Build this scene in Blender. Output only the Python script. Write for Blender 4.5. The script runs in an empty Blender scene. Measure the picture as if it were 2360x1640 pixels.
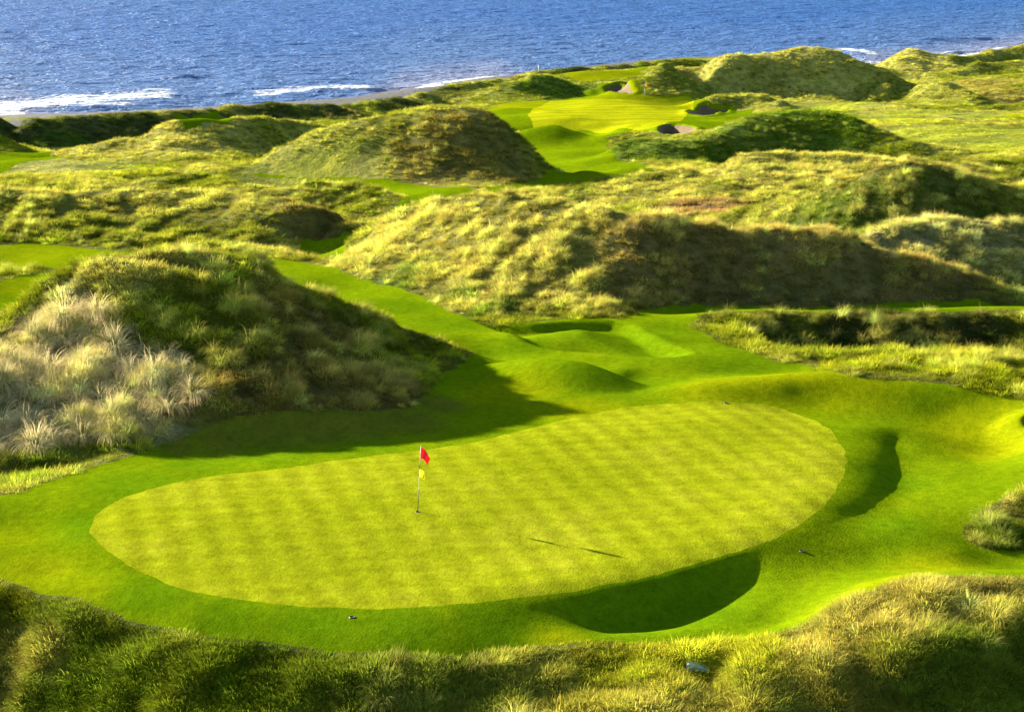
import bpy, math, random
import numpy as np
from mathutils import Vector

random.seed(7)
rng = np.random.default_rng(11)
SC = bpy.context.scene
COL = SC.collection

# ------------------------------------------------------------------ camera, sky, sun, exposure
CZ = 40.0                                   # lens height over the sea, metres
PITCH = math.radians(12.5)
FOC = 2000.0 / 1024.0                       # focal length / picture width
cam_data = bpy.data.cameras.new('camera')
cam_data.sensor_width = 36.0
cam_data.lens = 36.0 * FOC
cam_data.clip_start = 1.0
cam_data.clip_end = 30000.0
cam = bpy.data.objects.new('camera', cam_data)
cam.location = (0, 0, CZ)
cam.rotation_euler = (math.radians(90) - PITCH, 0, 0)
COL.objects.link(cam)
SC.camera = cam

SUN_EL = math.radians(14.6)
SUN_DIR = Vector((-0.785, 0.62, 0)).normalized()      # horizontal direction towards the sun
world = bpy.data.worlds.new('World')
SC.world = world
world.use_nodes = True
wn = world.node_tree
wn.nodes.clear()
sky = wn.nodes.new('ShaderNodeTexSky')
sky.sky_type = 'NISHITA'
sky.sun_disc = False
sky.sun_elevation = SUN_EL
sky.sun_rotation = math.atan2(SUN_DIR.x, SUN_DIR.y)
sky.air_density = 1.0
sky.dust_density = 0.6
sky.ozone_density = 1.5
bg = wn.nodes.new('ShaderNodeBackground')
bg.inputs['Strength'].default_value = 0.06
wo = wn.nodes.new('ShaderNodeOutputWorld')
wn.links.new(sky.outputs[0], bg.inputs[0])
wn.links.new(bg.outputs[0], wo.inputs[0])

sun_data = bpy.data.lights.new('sun', 'SUN')
sun_data.energy = 5.0
sun_data.angle = math.radians(0.9)
sun_data.color = (1.0, 0.90, 0.70)
sun = bpy.data.objects.new('sun', sun_data)
to_sun = Vector((SUN_DIR.x * math.cos(SUN_EL), SUN_DIR.y * math.cos(SUN_EL), math.sin(SUN_EL)))
sun.rotation_euler = to_sun.to_track_quat('Z', 'Y').to_euler()
sun.location = (-60, 60, 80)
COL.objects.link(sun)

vs = SC.view_settings
vs.view_transform = 'Standard'
vs.look = 'None'
vs.exposure = 2.24
vs.gamma = 1.0
vs.use_curve_mapping = False
SC.cycles.max_bounces = 6
SC.cycles.diffuse_bounces = 3
SC.cycles.transmission_bounces = 3

# ------------------------------------------------------------------ surveying helpers
# The photograph was surveyed in pixels of a 2297 px wide print; a sighting (px, py) plus a distance Y gives a world point.
KPX = 1024.0 / 2297.0
FP = 2000.0
CP, SP = math.cos(PITCH), math.sin(PITCH)

def sight(px, py):
    """slope of a sight line: X/Y and drop/Y"""
    x = (px * KPX - 512.0) / FP
    y = (355.5 - py * KPX) / FP
    dy = CP + y * SP
    return x / dy, (SP - y * CP) / dy

BASE_Y = [30, 36, 60, 335, 450, 620]
BASE_Z = [21.6, 21.6, 21.6, 10, 8, 5]
def base(Y):
    return np.interp(Y, BASE_Y, BASE_Z)
_YS = np.linspace(36, 620, 12000)
_BS = base(_YS)

CTRL = []                                   # control points (a = X/Y, b = ln Y, Z)
def add_abz(a, Y, Z):
    CTRL.append((a, math.log(Y), Z))

def dens(pts):
    """subdivide a polyline of (a, Y, Z) so that spans stay short"""
    out = []
    for (a0, Y0, Z0), (a1, Y1, Z1) in zip(pts[:-1], pts[1:]):
        n = max(1, int(math.hypot(a1 - a0, math.log(Y1 / Y0)) / 0.014))
        for i in range(n):
            t = i / n
            out.append((a0 + (a1 - a0) * t, Y0 + (Y1 - Y0) * t, Z0 + (Z1 - Z0) * t))
    out.append(pts[-1])
    return out

def cpts(pts):
    return [(sight(px, py)[0], Y, CZ - sight(px, py)[1] * Y) for px, py, Y in pts]

def bpts(pts):
    out = []
    for p in pts:
        dz = p[2] if len(p) > 2 else 0.0
        a, t = sight(p[0], p[1])
        g = (CZ - (_BS + dz)) / _YS - t
        i = np.where(g < 0)[0]
        i = i[0] if len(i) else len(_YS) - 1
        out.append((a, float(_YS[i]), float(_BS[i] + dz)))
    return out

def crest(*pts):
    for a, Y, Z in dens(cpts(pts)):
        add_abz(a, Y, Z)
        t = (CZ - Z) / Y
        for k in (.985, 1.015):             # rounded brow: the land drops away under the sight line on both sides
            add_abz(a, Y * k, CZ - t * Y * k - .0042 * Y)
def foot(*pts):
    for p in dens(bpts(pts)): add_abz(*p)
def face(*pts):
    for p in dens(cpts(pts)): add_abz(*p)
def spots(*pts):
    for p in bpts(pts): add_abz(*p)
def known(*pts, line=False):                # (px, Y, Z)
    q = []
    for px, Y, Z in pts:
        q.append(((px * KPX - 512.0) / FP / 0.985, Y, Z))
    for p in (dens(q) if line else q): add_abz(*p)

# near putting green and the mown collar round it
spots((300, 1190), (450, 1120), (450, 1270), (650, 1080), (650, 1200), (650, 1310), (850, 1060, .05), (850, 1180), (850, 1320), (1050, 1040, .05),
      (1050, 1150), (1050, 1290), (1250, 980, .1), (1250, 1100), (1250, 1250), (1450, 950, .1), (1450, 1060), (1450, 1200), (1650, 930, .1), (1650, 1030, .05), (1650, 1150), (1800, 980), (1800, 1080))
foot((205, 1190, -.05), (240, 1240, -.05), (320, 1283, -.05), (500, 1340), (650, 1358), (820, 1365), (1000, 1357), (1148, 1342), (1348, 1316), (1473, 1286), (1598, 1253), (1728, 1213), (1818, 1161), (1868, 1101), (1893, 1040), (1890, 985, -.05))
spots((0, 1150, -.2), (100, 1200, -.25), (100, 1290, -.2), (-150, 1200, -.3), (200, 1060, -.15), (400, 1040, -.1), (650, 1015, -.1), (850, 1005, -.1), (1000, 985, -.1), (1100, 960, -.1))
foot((-250, 1225, -.3), (0, 1296, -.25), (175, 1351, -.25), (400, 1413, -.25), (550, 1436, -.25), (850, 1468, -.25), (1000, 1470, -.3), (1100, 1463, -.4))
known((-250, 54.5, 20.2), (0, 51.8, 20.2), (200, 50, 20.1), (400, 47.8, 20.1), (600, 46.6, 20.1), (850, 46, 20.2), (1050, 46, 20.4))
known((-250, 50.0, 17.6), (0, 47.2, 17.6), (300, 44.6, 17.7), (600, 42.6, 17.9), (900, 42, 18.6), (1150, 42, 19.6))
known((0, 40, 14.0), (500, 37, 14.6), (1000, 36, 15.6), (1500, 36, 18.0), (2200, 36, 18.5), (-300, 42, 14), (2600, 36, 18.5))
spots((1250, 1500, -.55), (1450, 1490, -.6), (1600, 1500, -.65), (1450, 1590, -.9), (1250, 1590, -1.0), (1700, 1590, -.9))
# ground below and to the right of the green (the hollow itself is cut further down)
spots((1200, 1390, -.25), (1350, 1380, -.3), (1500, 1360, -.3), (1650, 1330, -.3), (1500, 1425, -.35), (1640, 1405, -.35), (1760, 1300, -.3), (1850, 1250, -.3), (1760, 1395, -.3), (1950, 1250, -.4), (1323, 1428, -.35),
      (1960, 1050, -.2), (2040, 1090, -.35), (2100, 1120, -.35), (1905, 1150, -.2), (1980, 1170, -.3), (2080, 1200, -.35), (2200, 1050, -.4), (2297, 1000, -.5), (2200, 950, -.4), (1960, 960, -.1),
      (2050, 1000, -.3), (2140, 1235, -.4), (2000, 1260, -.4), (2200, 1262, -.55), (2350, 1270, -.6))
face((2190, 1165, 61.0), (2240, 1130, 62.2), (2297, 1100, 63.4), (2400, 1075, 64.4))
spots((2175, 1216, -.55), (2297, 1238, -.7))
# rough mound, lower right
foot((1690, 1432, -.2), (1760, 1412, .0), (1830, 1385, .2), (1900, 1345, .45), (2000, 1306, .7), (2100, 1288, .8), (2200, 1288, .8), (2420, 1300, .8))
spots((1900, 1450, .1), (2050, 1420, .3), (2200, 1420, .3), (1850, 1540, -.5), (2050, 1540, -.4), (2250, 1540, -.5), (2050, 1600, -1), (2297, 1600, -1.2))
# swell behind the green
foot((1548, 864, .3), (1650, 858, .4), (1750, 856, .45), (1900, 854, .5), (2050, 858, .5), (2150, 872, .4))
spots((1700, 892, .05), (1850, 902, -.1), (2000, 915, -.15), (2130, 920, -.2), (1500, 900, 0), (1600, 838, -.1), (1750, 838, -.1), (1800, 880, .15))
# rough strip and the ditch on the right
face((1780, 808, 87.8), (1873, 800, 90), (2000, 797, 90.5), (2100, 796, 90.5), (2297, 795, 90.5), (2450, 795, 90.5))
spots((1900, 825, .2), (2100, 835, .35), (2297, 870, .4), (2297, 830, .55))
known((1740, 94.8, 19.3), (1800, 96.0, 18.5), (1950, 96.2, 18.3), (2150, 96.2, 18.3), (2450, 96.2, 18.3), line=True)
known((1850, 93.4, 18.7), (2150, 93.6, 18.6), (2450, 93.6, 18.6), line=True)
face((1573, 712, 98.6), (1650, 704, 100), (1800, 703, 100.3), (2000, 703, 100.3), (2297, 700, 100.5), (2450, 700, 100.5))
spots((1560, 735), (1600, 757), (1680, 788), (1740, 808), (1500, 715), (1600, 693, -.3), (1700, 692, -.4), (1950, 692, -.45), (2200, 691, -.45), (2400, 691, -.45))
# fairway
spots((620, 600), (700, 625), (800, 680), (900, 700), (1000, 740), (1150, 775, -.1), (1300, 775), (1450, 745), (1550, 770), (1650, 815), (1300, 800, -.1), (1500, 825), (1400, 835, -.1), (1200, 735, .35), (1340, 728, .45), (1400, 750, .3), (1100, 745, -.1),
      (0, 560), (100, 570), (200, 562), (0, 600), (0, 640), (60, 620), (0, 690), (-200, 600), (-200, 690), (-200, 750))
# the big dune on the left
crest((-220, 800, 88), (-100, 750, 86.5), (0, 703, 84.8), (65, 665, 84), (125, 625, 84), (200, 590, 84), (275, 580, 84), (350, 575, 85), (450, 570, 86.6), (510, 575, 87.2), (575, 586, 87.4), (635, 620, 87.9), (750, 670, 88.8), (875, 720, 89.3), (1000, 765, 89.2), (1065, 792, 88.4))
foot((-200, 1150, -.2), (0, 1105, -.2), (75, 1065, -.2), (200, 1040, -.15), (300, 1012, -.15), (430, 1000, -.15), (575, 995, -.15), (800, 985, -.15), (930, 968, -.2), (1040, 938, -.25), (1035, 905, -.2))
face((570, 760, 77.9), (500, 880, 73.3))
face((400, 760, 78.2), (330, 880, 73.6))
face((250, 780, 77.6))
face((150, 800, 77.4), (100, 950, 72.4))
face((700, 760, 81.6), (760, 830, 79.0), (820, 880, 77.0))
face((900, 800, 84.0), (960, 840, 82.4))
spots((960, 880, .05), (1075, 890, -.3), (1060, 840, -.1))
known((-200, 98, 20.1), (0, 97.5, 20.1), (125, 96.5, 20.1), (275, 97, 20.1), (450, 98.5, 20.0), (600, 98.5, 20.0), (750, 97.5, 20.1), (900, 96, 20.15), (1020, 94, 20.2), line=True)
# small mown mound
spots((1120, 870, -.1), (1200, 850, -.1), (1300, 850, -.1), (1400, 870, -.1), (1200, 900, -.1), (1300, 905, -.1), (1400, 895, -.05), (1250, 945, 0), (1350, 925, -.05), (1480, 865, -.05))
known((1200, 87, 20.2), (1300, 85.8, 20.2), (1420, 84.5, 20.3))
# middle ridge
foot((640, 573), (725, 592), (800, 617), (925, 660), (1060, 717), (1148, 724), (1273, 715), (1398, 717), (1448, 693, -.1), (1598, 685, -.4), (1800, 684, -.5), (2000, 683, -.5), (2297, 681, -.5), (2450, 681, -.5))
crest((770, 548, 128), (830, 508, 128.5), (900, 470, 127), (1000, 445, 124), (1100, 437, 120.5), (1180, 443, 117.5), (1250, 452, 115.5), (1350, 463, 113), (1450, 478, 111), (1550, 500, 111), (1650, 514, 111.4), (1800, 516, 111.8), (1900, 530, 111.8), (2000, 568, 111), (2100, 595, 110.3), (2200, 630, 109.5), (2297, 662, 108.8), (2420, 678, 108.4))
known((1000, 136, 18.0), (1150, 132, 18.2), (1300, 128, 18.4), (1450, 124, 18.6), (1650, 120.5, 18.8), (1850, 118, 19.6), line=True)
face((1300, 560, 108.2), (1420, 600, 105.8))
spots((1500, 462, .3), (1650, 455, .5), (1400, 450, .1), (1250, 440, 0))
# ridge behind it on the right
crest((1690, 462, 141), (1800, 432, 138), (1900, 405, 135.5), (1960, 377, 134), (2050, 365, 133.5), (2120, 372, 133.5), (2200, 400, 133.5), (2297, 420, 133.5), (2420, 430, 134))
crest((1930, 528, 119.5), (2000, 507, 120.5), (2080, 495, 121.2), (2150, 490, 121.6), (2297, 495, 122), (2420, 500, 122))
known((1850, 127, 19.6), (1980, 126.8, 20.4), (2080, 127, 20.4), (2200, 127.5, 20.3), (2400, 128, 20.2), line=True)
known((1800, 150, 17.4), (1960, 148, 17.0), (2120, 148, 17.0), (2297, 148, 17), (2420, 148, 17), line=True)
# low dune behind
crest((1298, 417, 165), (1448, 392, 167), (1548, 376, 168.5), (1648, 352, 171), (1748, 341, 172), (1898, 346, 172), (2020, 355, 171), (2098, 362, 170))
crest((2110, 372, 160), (2200, 358, 166), (2297, 355, 168), (2420, 355, 168))
known((1400, 182, 15.8), (1500, 188, 15.0), (1750, 192, 14.6), (1950, 190, 14.8), (2100, 186, 15.4), line=True)
spots((1300, 442), (1450, 435), (1600, 425), (1750, 405), (1200, 425), (1600, 400, .3))
# dark mound in front of the far bunkers
foot((1380, 340, -.6), (1448, 364, -.9), (1498, 374, -.9), (1598, 360, -1.0))
crest((1400, 316, 217.5), (1440, 312, 217.5), (1498, 314, 217), (1580, 305, 217.5), (1630, 285, 219), (1698, 258, 221), (1770, 251, 222), (1848, 250, 222), (1923, 265, 220), (1998, 295, 216), (2058, 318, 212))
known((1650, 206, 13.9), (1800, 208, 13.6), (1950, 206, 13.8), line=True)
known((1700, 240, 13.6), (1848, 240, 13.2), (1960, 238, 13.2), line=True)
# far green and its surrounds
spots((1200, 250), (1250, 240), (1250, 270), (1400, 230), (1400, 260), (1500, 240), (1400, 285), (1500, 222), (1600, 255), (1350, 212), (1520, 275), (1130, 245), (1640, 262), (1560, 295, .2), (1450, 290), (1250, 285))
crest((1180, 291, 250), (1300, 294, 249), (1380, 298, 246))
spots((1240, 322, -2.2), (1320, 338, -1.6), (1240, 345, -1.6), (1320, 360, -1.0), (1400, 376, -.3), (1300, 385), (1260, 400), (1130, 415), (1000, 425))
spots((2200, 270), (2297, 260), (2297, 300), (2200, 310), (2100, 290), (2297, 335), (2100, 330), (1900, 235), (2000, 245), (1800, 230), (2420, 300), (2060, 265))
# far dune
crest((1420, 178, 337), (1450, 160, 342), (1498, 138, 347), (1598, 133, 351), (1698, 121, 353), (1773, 110, 354), (1828, 105, 354), (1873, 112, 353), (1923, 132, 350), (1998, 160, 344), (2073, 175, 338), (2148, 187, 332), (2198, 210, 322), (2233, 235, 309))
foot((1440, 205, -.3), (1573, 210, -.4), (1698, 217, -.4), (1873, 222, -.4), (1998, 214, -.4), (2098, 237, -.3), (2178, 249, -.3))
known((1500, 372, 10), (1598, 380, 9), (1700, 386, 8.5), (1828, 388, 8), (1930, 384, 7.5), (1998, 375, 8.5), (2100, 365, 9), (2200, 350, 9.4), line=True)
# low hummock beside the far green
crest((1560, 226, 314), (1598, 214, 316), (1660, 212, 317), (1723, 214, 316), (1760, 224, 309), (1798, 242, 298))
spots((1570, 236, -.5), (1620, 243, -.7), (1723, 248, -.7), (1780, 248, -.5))
known((1600, 332, 9.6), (1720, 332, 9.6))
# teeing ground and its grassy bank, far centre
crest((1148, 180, 340), (1190, 166, 346), (1233, 168, 350), (1318, 180, 347), (1398, 177, 347), (1420, 172, 352))
foot((1140, 228, -.3), (1248, 224, -.3), (1320, 208, -.3), (1390, 204, -.4))
face((1260, 164, 380), (1400, 158, 392), (1445, 149, 400))
crest((1160, 168, 385), (1193, 157, 390), (1298, 148, 400), (1398, 141, 412), (1478, 131, 425), (1560, 131, 430))
# bank along the coast
crest((-250, 268, 232), (-100, 262, 236), (-40, 261, 238), (0, 260, 240), (30, 262, 240), (60, 263, 240), (100, 265, 241), (225, 252, 252), (325, 250, 258), (425, 245, 265), (500, 236, 274), (600, 229, 284), (750, 231, 294), (875, 216, 316), (950, 200, 335), (1025, 179, 360), (1115, 173, 380), (1160, 168, 386))
foot((-250, 352, -2), (0, 345, -2), (135, 319, -2), (250, 306, -2), (325, 288, -2), (370, 274, -2), (450, 264, -2), (600, 262, -2), (710, 267, -2), (825, 245, -2), (910, 247, -2), (1040, 232, -1))
for (px, Y, Z) in [(-250, 246, 12), (0, 254, 12), (225, 266, 11.5), (425, 280, 11), (600, 300, 10), (750, 310, 9), (950, 352, 8), (1115, 398, 7), (1300, 420, 6), (1478, 445, 5), (1700, 445, 5)]:
    known((px, Y, Z), (px, Y + 26, Z - 6))
# waterline and sea bed
for (px, py) in [(-250, 268), (-100, 262), (0, 255), (150, 253), (300, 248), (450, 240), (600, 231), (800, 216), (960, 195), (1115, 172), (1300, 150), (1478, 133), (1700, 128), (1900, 140), (1985, 152), (2060, 138), (2150, 127), (2297, 100), (2420, 92)]:
    a, t = sight(px, py)
    Y0 = CZ / t
    add_abz(a, Y0 - 22, 1.6)
    add_abz(a, Y0, 0.0)
    add_abz(a, Y0 + 40, -3.5)
    add_abz(a, Y0 + 100, -8)
# gap down to the water left of the far right dunes
for px in (1900, 1935, 1965):
    known((px, 425, 5.0), (px, 450, 3.2), (px, 475, 1.6), (px, 500, .5), (px, 520, .1))
# far right dunes
crest((1978, 152, 438), (2000, 135, 446), (2028, 110, 456), (2073, 115, 456), (2110, 120, 454), (2148, 125, 452), (2178, 121, 458), (2213, 109, 464), (2248, 112, 466), (2297, 97, 470), (2420, 90, 475))
crest((2120, 160, 412), (2180, 141, 418), (2230, 139, 420), (2297, 134, 420), (2420, 130, 420))
spots((2150, 176), (2297, 168), (2297, 200), (2200, 220), (2400, 200), (2400, 170), (2297, 230))
# left middle distance
crest((110, 336, 212), (180, 326, 213.5), (250, 314, 214), (330, 300, 213))
spots((125, 347), (225, 342), (340, 314), (0, 360), (100, 352), (-150, 360))
crest((345, 286, 213), (380, 272, 216), (450, 266, 219), (525, 262, 223), (600, 258, 229), (665, 267, 236), (725, 286, 239))
foot((160, 378), (300, 384), (400, 385), (500, 378), (560, 350), (600, 330), (660, 312))
known((200, 230, 12.8), (350, 236, 12.4), (525, 244, 12), (665, 254, 11.8), (760, 258, 12), line=True)
spots((560, 362), (850, 262, -1), (900, 246, -1.5), (760, 275, -.8))
crest((540, 372, 187), (625, 332, 190), (700, 297, 191.5), (825, 266, 192), (950, 243, 192), (1025, 238, 191.5), (1100, 255, 190), (1148, 287, 188.5), (1198, 335, 186), (1241, 378, 183.5))
foot((540, 388), (650, 394), (850, 404), (1050, 410), (1148, 406), (1240, 392))
known((650, 205, 14.8), (750, 208, 14.4), (900, 210, 14.2), (1050, 209, 14.2), (1180, 202, 14.4), (1260, 195, 15), line=True)
spots((0, 372), (100, 388), (0, 388, -.3), (-150, 390), (250, 392))
crest((350, 398, 176), (400, 392, 177), (450, 388, 178), (500, 393, 176), (550, 412, 170))
spots((450, 412, -.2), (380, 408, -.2), (200, 405, 0), (500, 422, -.1))
crest((-250, 420, 144), (-100, 412, 144), (0, 415, 144), (80, 428, 142), (150, 432, 142), (300, 425, 143.5), (450, 424, 143), (575, 437, 140), (630, 443, 137.8), (700, 465, 136.6), (760, 483, 135.6), (805, 501, 134.6))
foot((-250, 545), (0, 547), (100, 552), (300, 557), (500, 562), (600, 552), (665, 538), (765, 528), (805, 515))
known((-200, 160, 16.5), (0, 160, 16.5), (200, 159, 16.6), (400, 159, 16.6), (560, 153, 16.8), (700, 147, 17.1), (800, 143, 17.4), line=True)
crest((590, 424, 157), (700, 411, 159), (800, 414, 158), (850, 421, 156), (910, 442, 152))
spots((760, 488, -.2), (850, 472, -.2), (910, 455, 0), (700, 455, 0), (960, 430), (1050, 435, 0))
# land outside the picture carries on as low dunes
for sgn in (-1, 1):
    for a in (0.335, 0.41):
        for b in np.arange(math.log(34), math.log(225 if sgn < 0 else 400), 0.075):
            Y = math.exp(b)
            add_abz(sgn * a, Y, float(base(Y)) + ((0.5 if sgn > 0 else -1.5 - max(0, 62 - Y) * .1) if Y < 70 else 1.0 + 2.2 * math.sin(b * 17 + a * 30 + sgn)) - (2 if (sgn < 0 and Y > 240) else 0) - (0 if Y > 46 else (46 - Y) * .45))
    for Y, Z in ((300, 6), (350, 1.2), (395, -2), (460, -6), (600, -10)) if sgn < 0 else ((450, 10), (510, 4), (560, 0), (630, -4)):
        for a in (0.30, 0.34, 0.41):
            add_abz(sgn * a, Y, Z)
for a in np.arange(-.4, .41, .05):
    add_abz(float(a), 30, 9.0 if a < 0 else 13.0)
    add_abz(float(a), 690, -12)

# ------------------------------------------------------------------ thin-plate surface through the survey
pts = np.array(CTRL)
key = np.round(pts[:, :2] / 0.003).astype(int)
_, keep = np.unique(key, axis=0, return_index=True)
pts = pts[np.sort(keep)]
def tps_kernel(d2):
    return 0.5 * d2 * np.log(d2 + 1e-12)
N = len(pts)
d2 = ((pts[:, None, :2] - pts[None, :, :2]) ** 2).sum(-1)
A = np.zeros((N + 3, N + 3))
A[:N, :N] = tps_kernel(d2) + np.eye(N) * 1.2e-5
A[:N, N] = 1
A[:N, N + 1:] = pts[:, :2]
A[N, :N] = 1
A[N + 1:, :N] = pts[:, :2].T
rhs = np.zeros(N + 3)
rhs[:N] = pts[:, 2]
sol = np.linalg.solve(A, rhs)

DA, DB = 0.0015, 0.0035
NA, NB = 533, 881                            # odd
A0, B0 = -0.0015 * 266, math.log(30.5)
ga = A0 + DA * np.arange(NA)
gb = B0 + DB * np.arange(NB)
ca, cb = ga[::2], gb[::2]
CZs = np.zeros((len(cb), len(ca)))
px2, py2 = pts[:, 0], pts[:, 1]
for i0 in range(0, len(cb), 24):
    bb = cb[i0:i0 + 24]
    dd = ((ca[None, :, None] - px2) ** 2 + (bb[:, None, None] - py2) ** 2)
    CZs[i0:i0 + 24] = tps_kernel(dd) @ sol[:N] + sol[N] + sol[N + 1] * ca[None, :] + sol[N + 2] * bb[:, None]

def up2(M):
    n = M.shape[0]
    out = np.empty((2 * n - 1,) + M.shape[1:])
    out[::2] = M
    P = np.concatenate([M[:1] * 2 - M[1:2], M, M[-1:] * 2 - M[-2:-1]])
    out[1::2] = (-P[:-3] + 9 * P[1:-2] + 9 * P[2:-1] - P[3:]) / 16
    return out
HZ = up2(up2(CZs).T).T                       # (NB, NA)
GA, GB = np.meshgrid(ga, gb)
GY = np.exp(GB)
GX = GA * GY

# value noise
def vnoise(x, y, seed=0):
    xi = np.floor(x).astype(np.int64); yi = np.floor(y).astype(np.int64)
    fx = x - xi; fy = y - yi
    fx = fx * fx * fx * (fx * (fx * 6 - 15) + 10); fy = fy * fy * fy * (fy * (fy * 6 - 15) + 10)
    def h(i, j):
        n = (i * 374761393 + j * 668265263 + seed * 1442695041) & 0xffffffff
        n = ((n ^ (n >> 13)) * 1274126177) & 0xffffffff
        n = ((n ^ (n >> 16)) * 2246822519) & 0xffffffff
        return ((n ^ (n >> 15)) & 0xffff) / 32767.5 - 1.0
    a, b, c, d = h(xi, yi), h(xi + 1, yi), h(xi, yi + 1), h(xi + 1, yi + 1)
    return (a * (1 - fx) + b * fx) * (1 - fy) + (c * (1 - fx) + d * fx) * fy
def fbm(x, y, seed=0, octv=3):
    s = 0; amp = 1; tot = 0
    for o in range(octv):
        s = s + amp * vnoise(x * 2 ** o + 17.3 * o, y * 2 ** o - 9.1 * o, seed + o)
        tot += amp; amp *= .5
    return s / tot
def smooth(e0, e1, x):
    t = np.clip((x - e0) / (e1 - e0), 0, 1)
    return t * t * (3 - 2 * t)

def sample(M, a, b):
    """bilinear lookup in a grid field"""
    u = np.clip((np.asarray(a) - A0) / DA, 0, NA - 1.001); v = np.clip((np.asarray(b) - B0) / DB, 0, NB - 1.001)
    i = u.astype(int); j = v.astype(int); fu = u - i; fv = v - j
    return (M[j, i] * (1 - fu) + M[j, i + 1] * fu) * (1 - fv) + (M[j + 1, i] * (1 - fu) + M[j + 1, i + 1] * fu) * fv

_HB = np.arange(math.log(38), math.log(640), 0.0015)
_HY = np.exp(_HB)
def hit(px, py):
    """where a sight line first meets the land: (a, ln Y)"""
    a, t = sight(px, py)
    below = (CZ - t * _HY) < sample(HZ, np.full(len(_HB), a), _HB)
    k = int(np.argmax(below)) if below.any() else len(_HB) - 1
    return a, float(_HB[k])

def region(pts, smooth_n=4):
    """closed outline on the ground (sightings (px, py), or (px, None, Y)) -> polygon in (a, b)"""
    q = []
    for p in pts:
        if len(p) == 3:
            q.append(((p[0] * KPX - 512.0) / FP / 0.985, math.log(p[2])))
        else:
            q.append(hit(*p))
    q = np.array(q)
    out = []
    n = len(q)
    for i in range(n):
        p0, p1, p2, p3 = q[i - 1], q[i], q[(i + 1) % n], q[(i + 2) % n]
        for s in range(smooth_n):
            t = s / smooth_n
            out.append(.5 * ((2 * p1) + (p2 - p0) * t + (2 * p0 - 5 * p1 + 4 * p2 - p3) * t * t + (3 * p1 - p0 - 3 * p2 + p3) * t ** 3))
    return np.array(out)

def sdf_ab(poly, a, b, pad=0.06):
    """signed distance (negative inside) in the (a, b) chart, far points capped"""
    a = np.asarray(a); b = np.asarray(b)
    shp = a.shape
    a = a.ravel(); b = b.ravel()
    out = np.full(a.shape, pad)
    m = (a > poly[:, 0].min() - pad) & (a < poly[:, 0].max() + pad) & (b > poly[:, 1].min() - pad) & (b < poly[:, 1].max() + pad)
    x, y = a[m], b[m]
    d = np.full(x.shape, 1e9); ins = np.zeros(x.shape, bool)
    for p, q in zip(poly, np.roll(poly, -1, axis=0)):
        ex, ey = q - p
        L = ex * ex + ey * ey + 1e-18
        t = np.clip(((x - p[0]) * ex + (y - p[1]) * ey) / L, 0, 1)
        d = np.minimum(d, (x - p[0] - t * ex) ** 2 + (y - p[1] - t * ey) ** 2)
        c = ((p[1] > y) != (q[1] > y))
        xi = p[0] + (y - p[1]) * ex / (ey if abs(ey) > 1e-15 else 1e-15)
        ins ^= c & (x < xi)
    d = np.sqrt(d)
    out[m] = np.minimum(np.where(ins, -d, d), pad)
    return out.reshape(shp)

P_GREEN = region([(205, 1196), (207, 1176), (220, 1153), (250, 1130), (310, 1105), (400, 1081), (500, 1065), (600, 1054), (720, 1038), (840, 1021), (960, 1008), (1080, 988), (1180, 963), (1260, 942), (1350, 923), (1448, 909), (1550, 902), (1648, 901), (1740, 912),
                  (1820, 940), (1870, 972), (1895, 1010), (1897, 1045), (1885, 1080), (1862, 1115), (1820, 1158), (1770, 1190), (1700, 1222), (1598, 1253), (1473, 1287), (1348, 1315), (1240, 1332), (1148, 1342), (1000, 1357), (900, 1363), (820, 1365), (730, 1362), (650, 1357), (500, 1338), (400, 1317), (320, 1283), (255, 1245), (218, 1215)])
P_TURF = region([(-250, 1232), (0, 1296), (90, 1325), (175, 1351), (240, 1373), (320, 1395), (400, 1413), (550, 1437), (700, 1455), (850, 1467), (1000, 1470), (1100, 1463), (1198, 1452), (1348, 1440), (1498, 1443), (1600, 1440), (1690, 1432), (1760, 1415), (1823, 1392), (1898, 1352), (1998, 1310), (2098, 1292), (2200, 1292), (2300, 1296), (2450, 1300),
                 (2450, 1250), (2297, 1238), (2220, 1232), (2165, 1205), (2170, 1175), (2230, 1128), (2297, 1092), (2420, 1060), (2440, 935), (2297, 905), (2230, 885), (2173, 872), (2098, 862), (2020, 855), (1948, 848), (1873, 834), (1800, 815), (1740, 812), (1673, 786), (1598, 756), (1562, 735), (1566, 716), (1590, 706), (1623, 702), (1800, 699), (2000, 699), (2297, 697), (2450, 696),
                 (2450, 684), (2297, 684), (1900, 685), (1598, 687), (1500, 690), (1448, 696), (1398, 717), (1358, 715), (1273, 716), (1148, 725), (1100, 724), (1060, 716), (975, 677), (925, 660), (800, 618), (725, 594), (640, 578), (565, 574), (350, 572), (200, 557), (0, 549), (-250, 546),
                 (-250, None, 101), (0, None, 98), (100, None, 97), (300, None, 97), (500, None, 97), (700, None, 96), (900, None, 94.6), (1020, None, 92.5), (1066, None, 90), (1050, 812), (1000, 836), (965, 868), (948, 895), (920, 912), (850, 918), (700, 922), (600, 928), (530, 938), (470, 956), (420, 976), (340, 1006), (250, 1036), (100, 1080), (0, 1110), (-250, 1150)], 3)
P_TUFTLINE = region([(-60, 600), (0, 602), (60, 600), (120, 603), (140, 612), (60, 619), (-60, 622)])
P_PATCH = region([(668, 545), (700, 536), (755, 534), (785, 530), (775, 556), (768, 576), (700, 575), (670, 562)])
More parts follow.
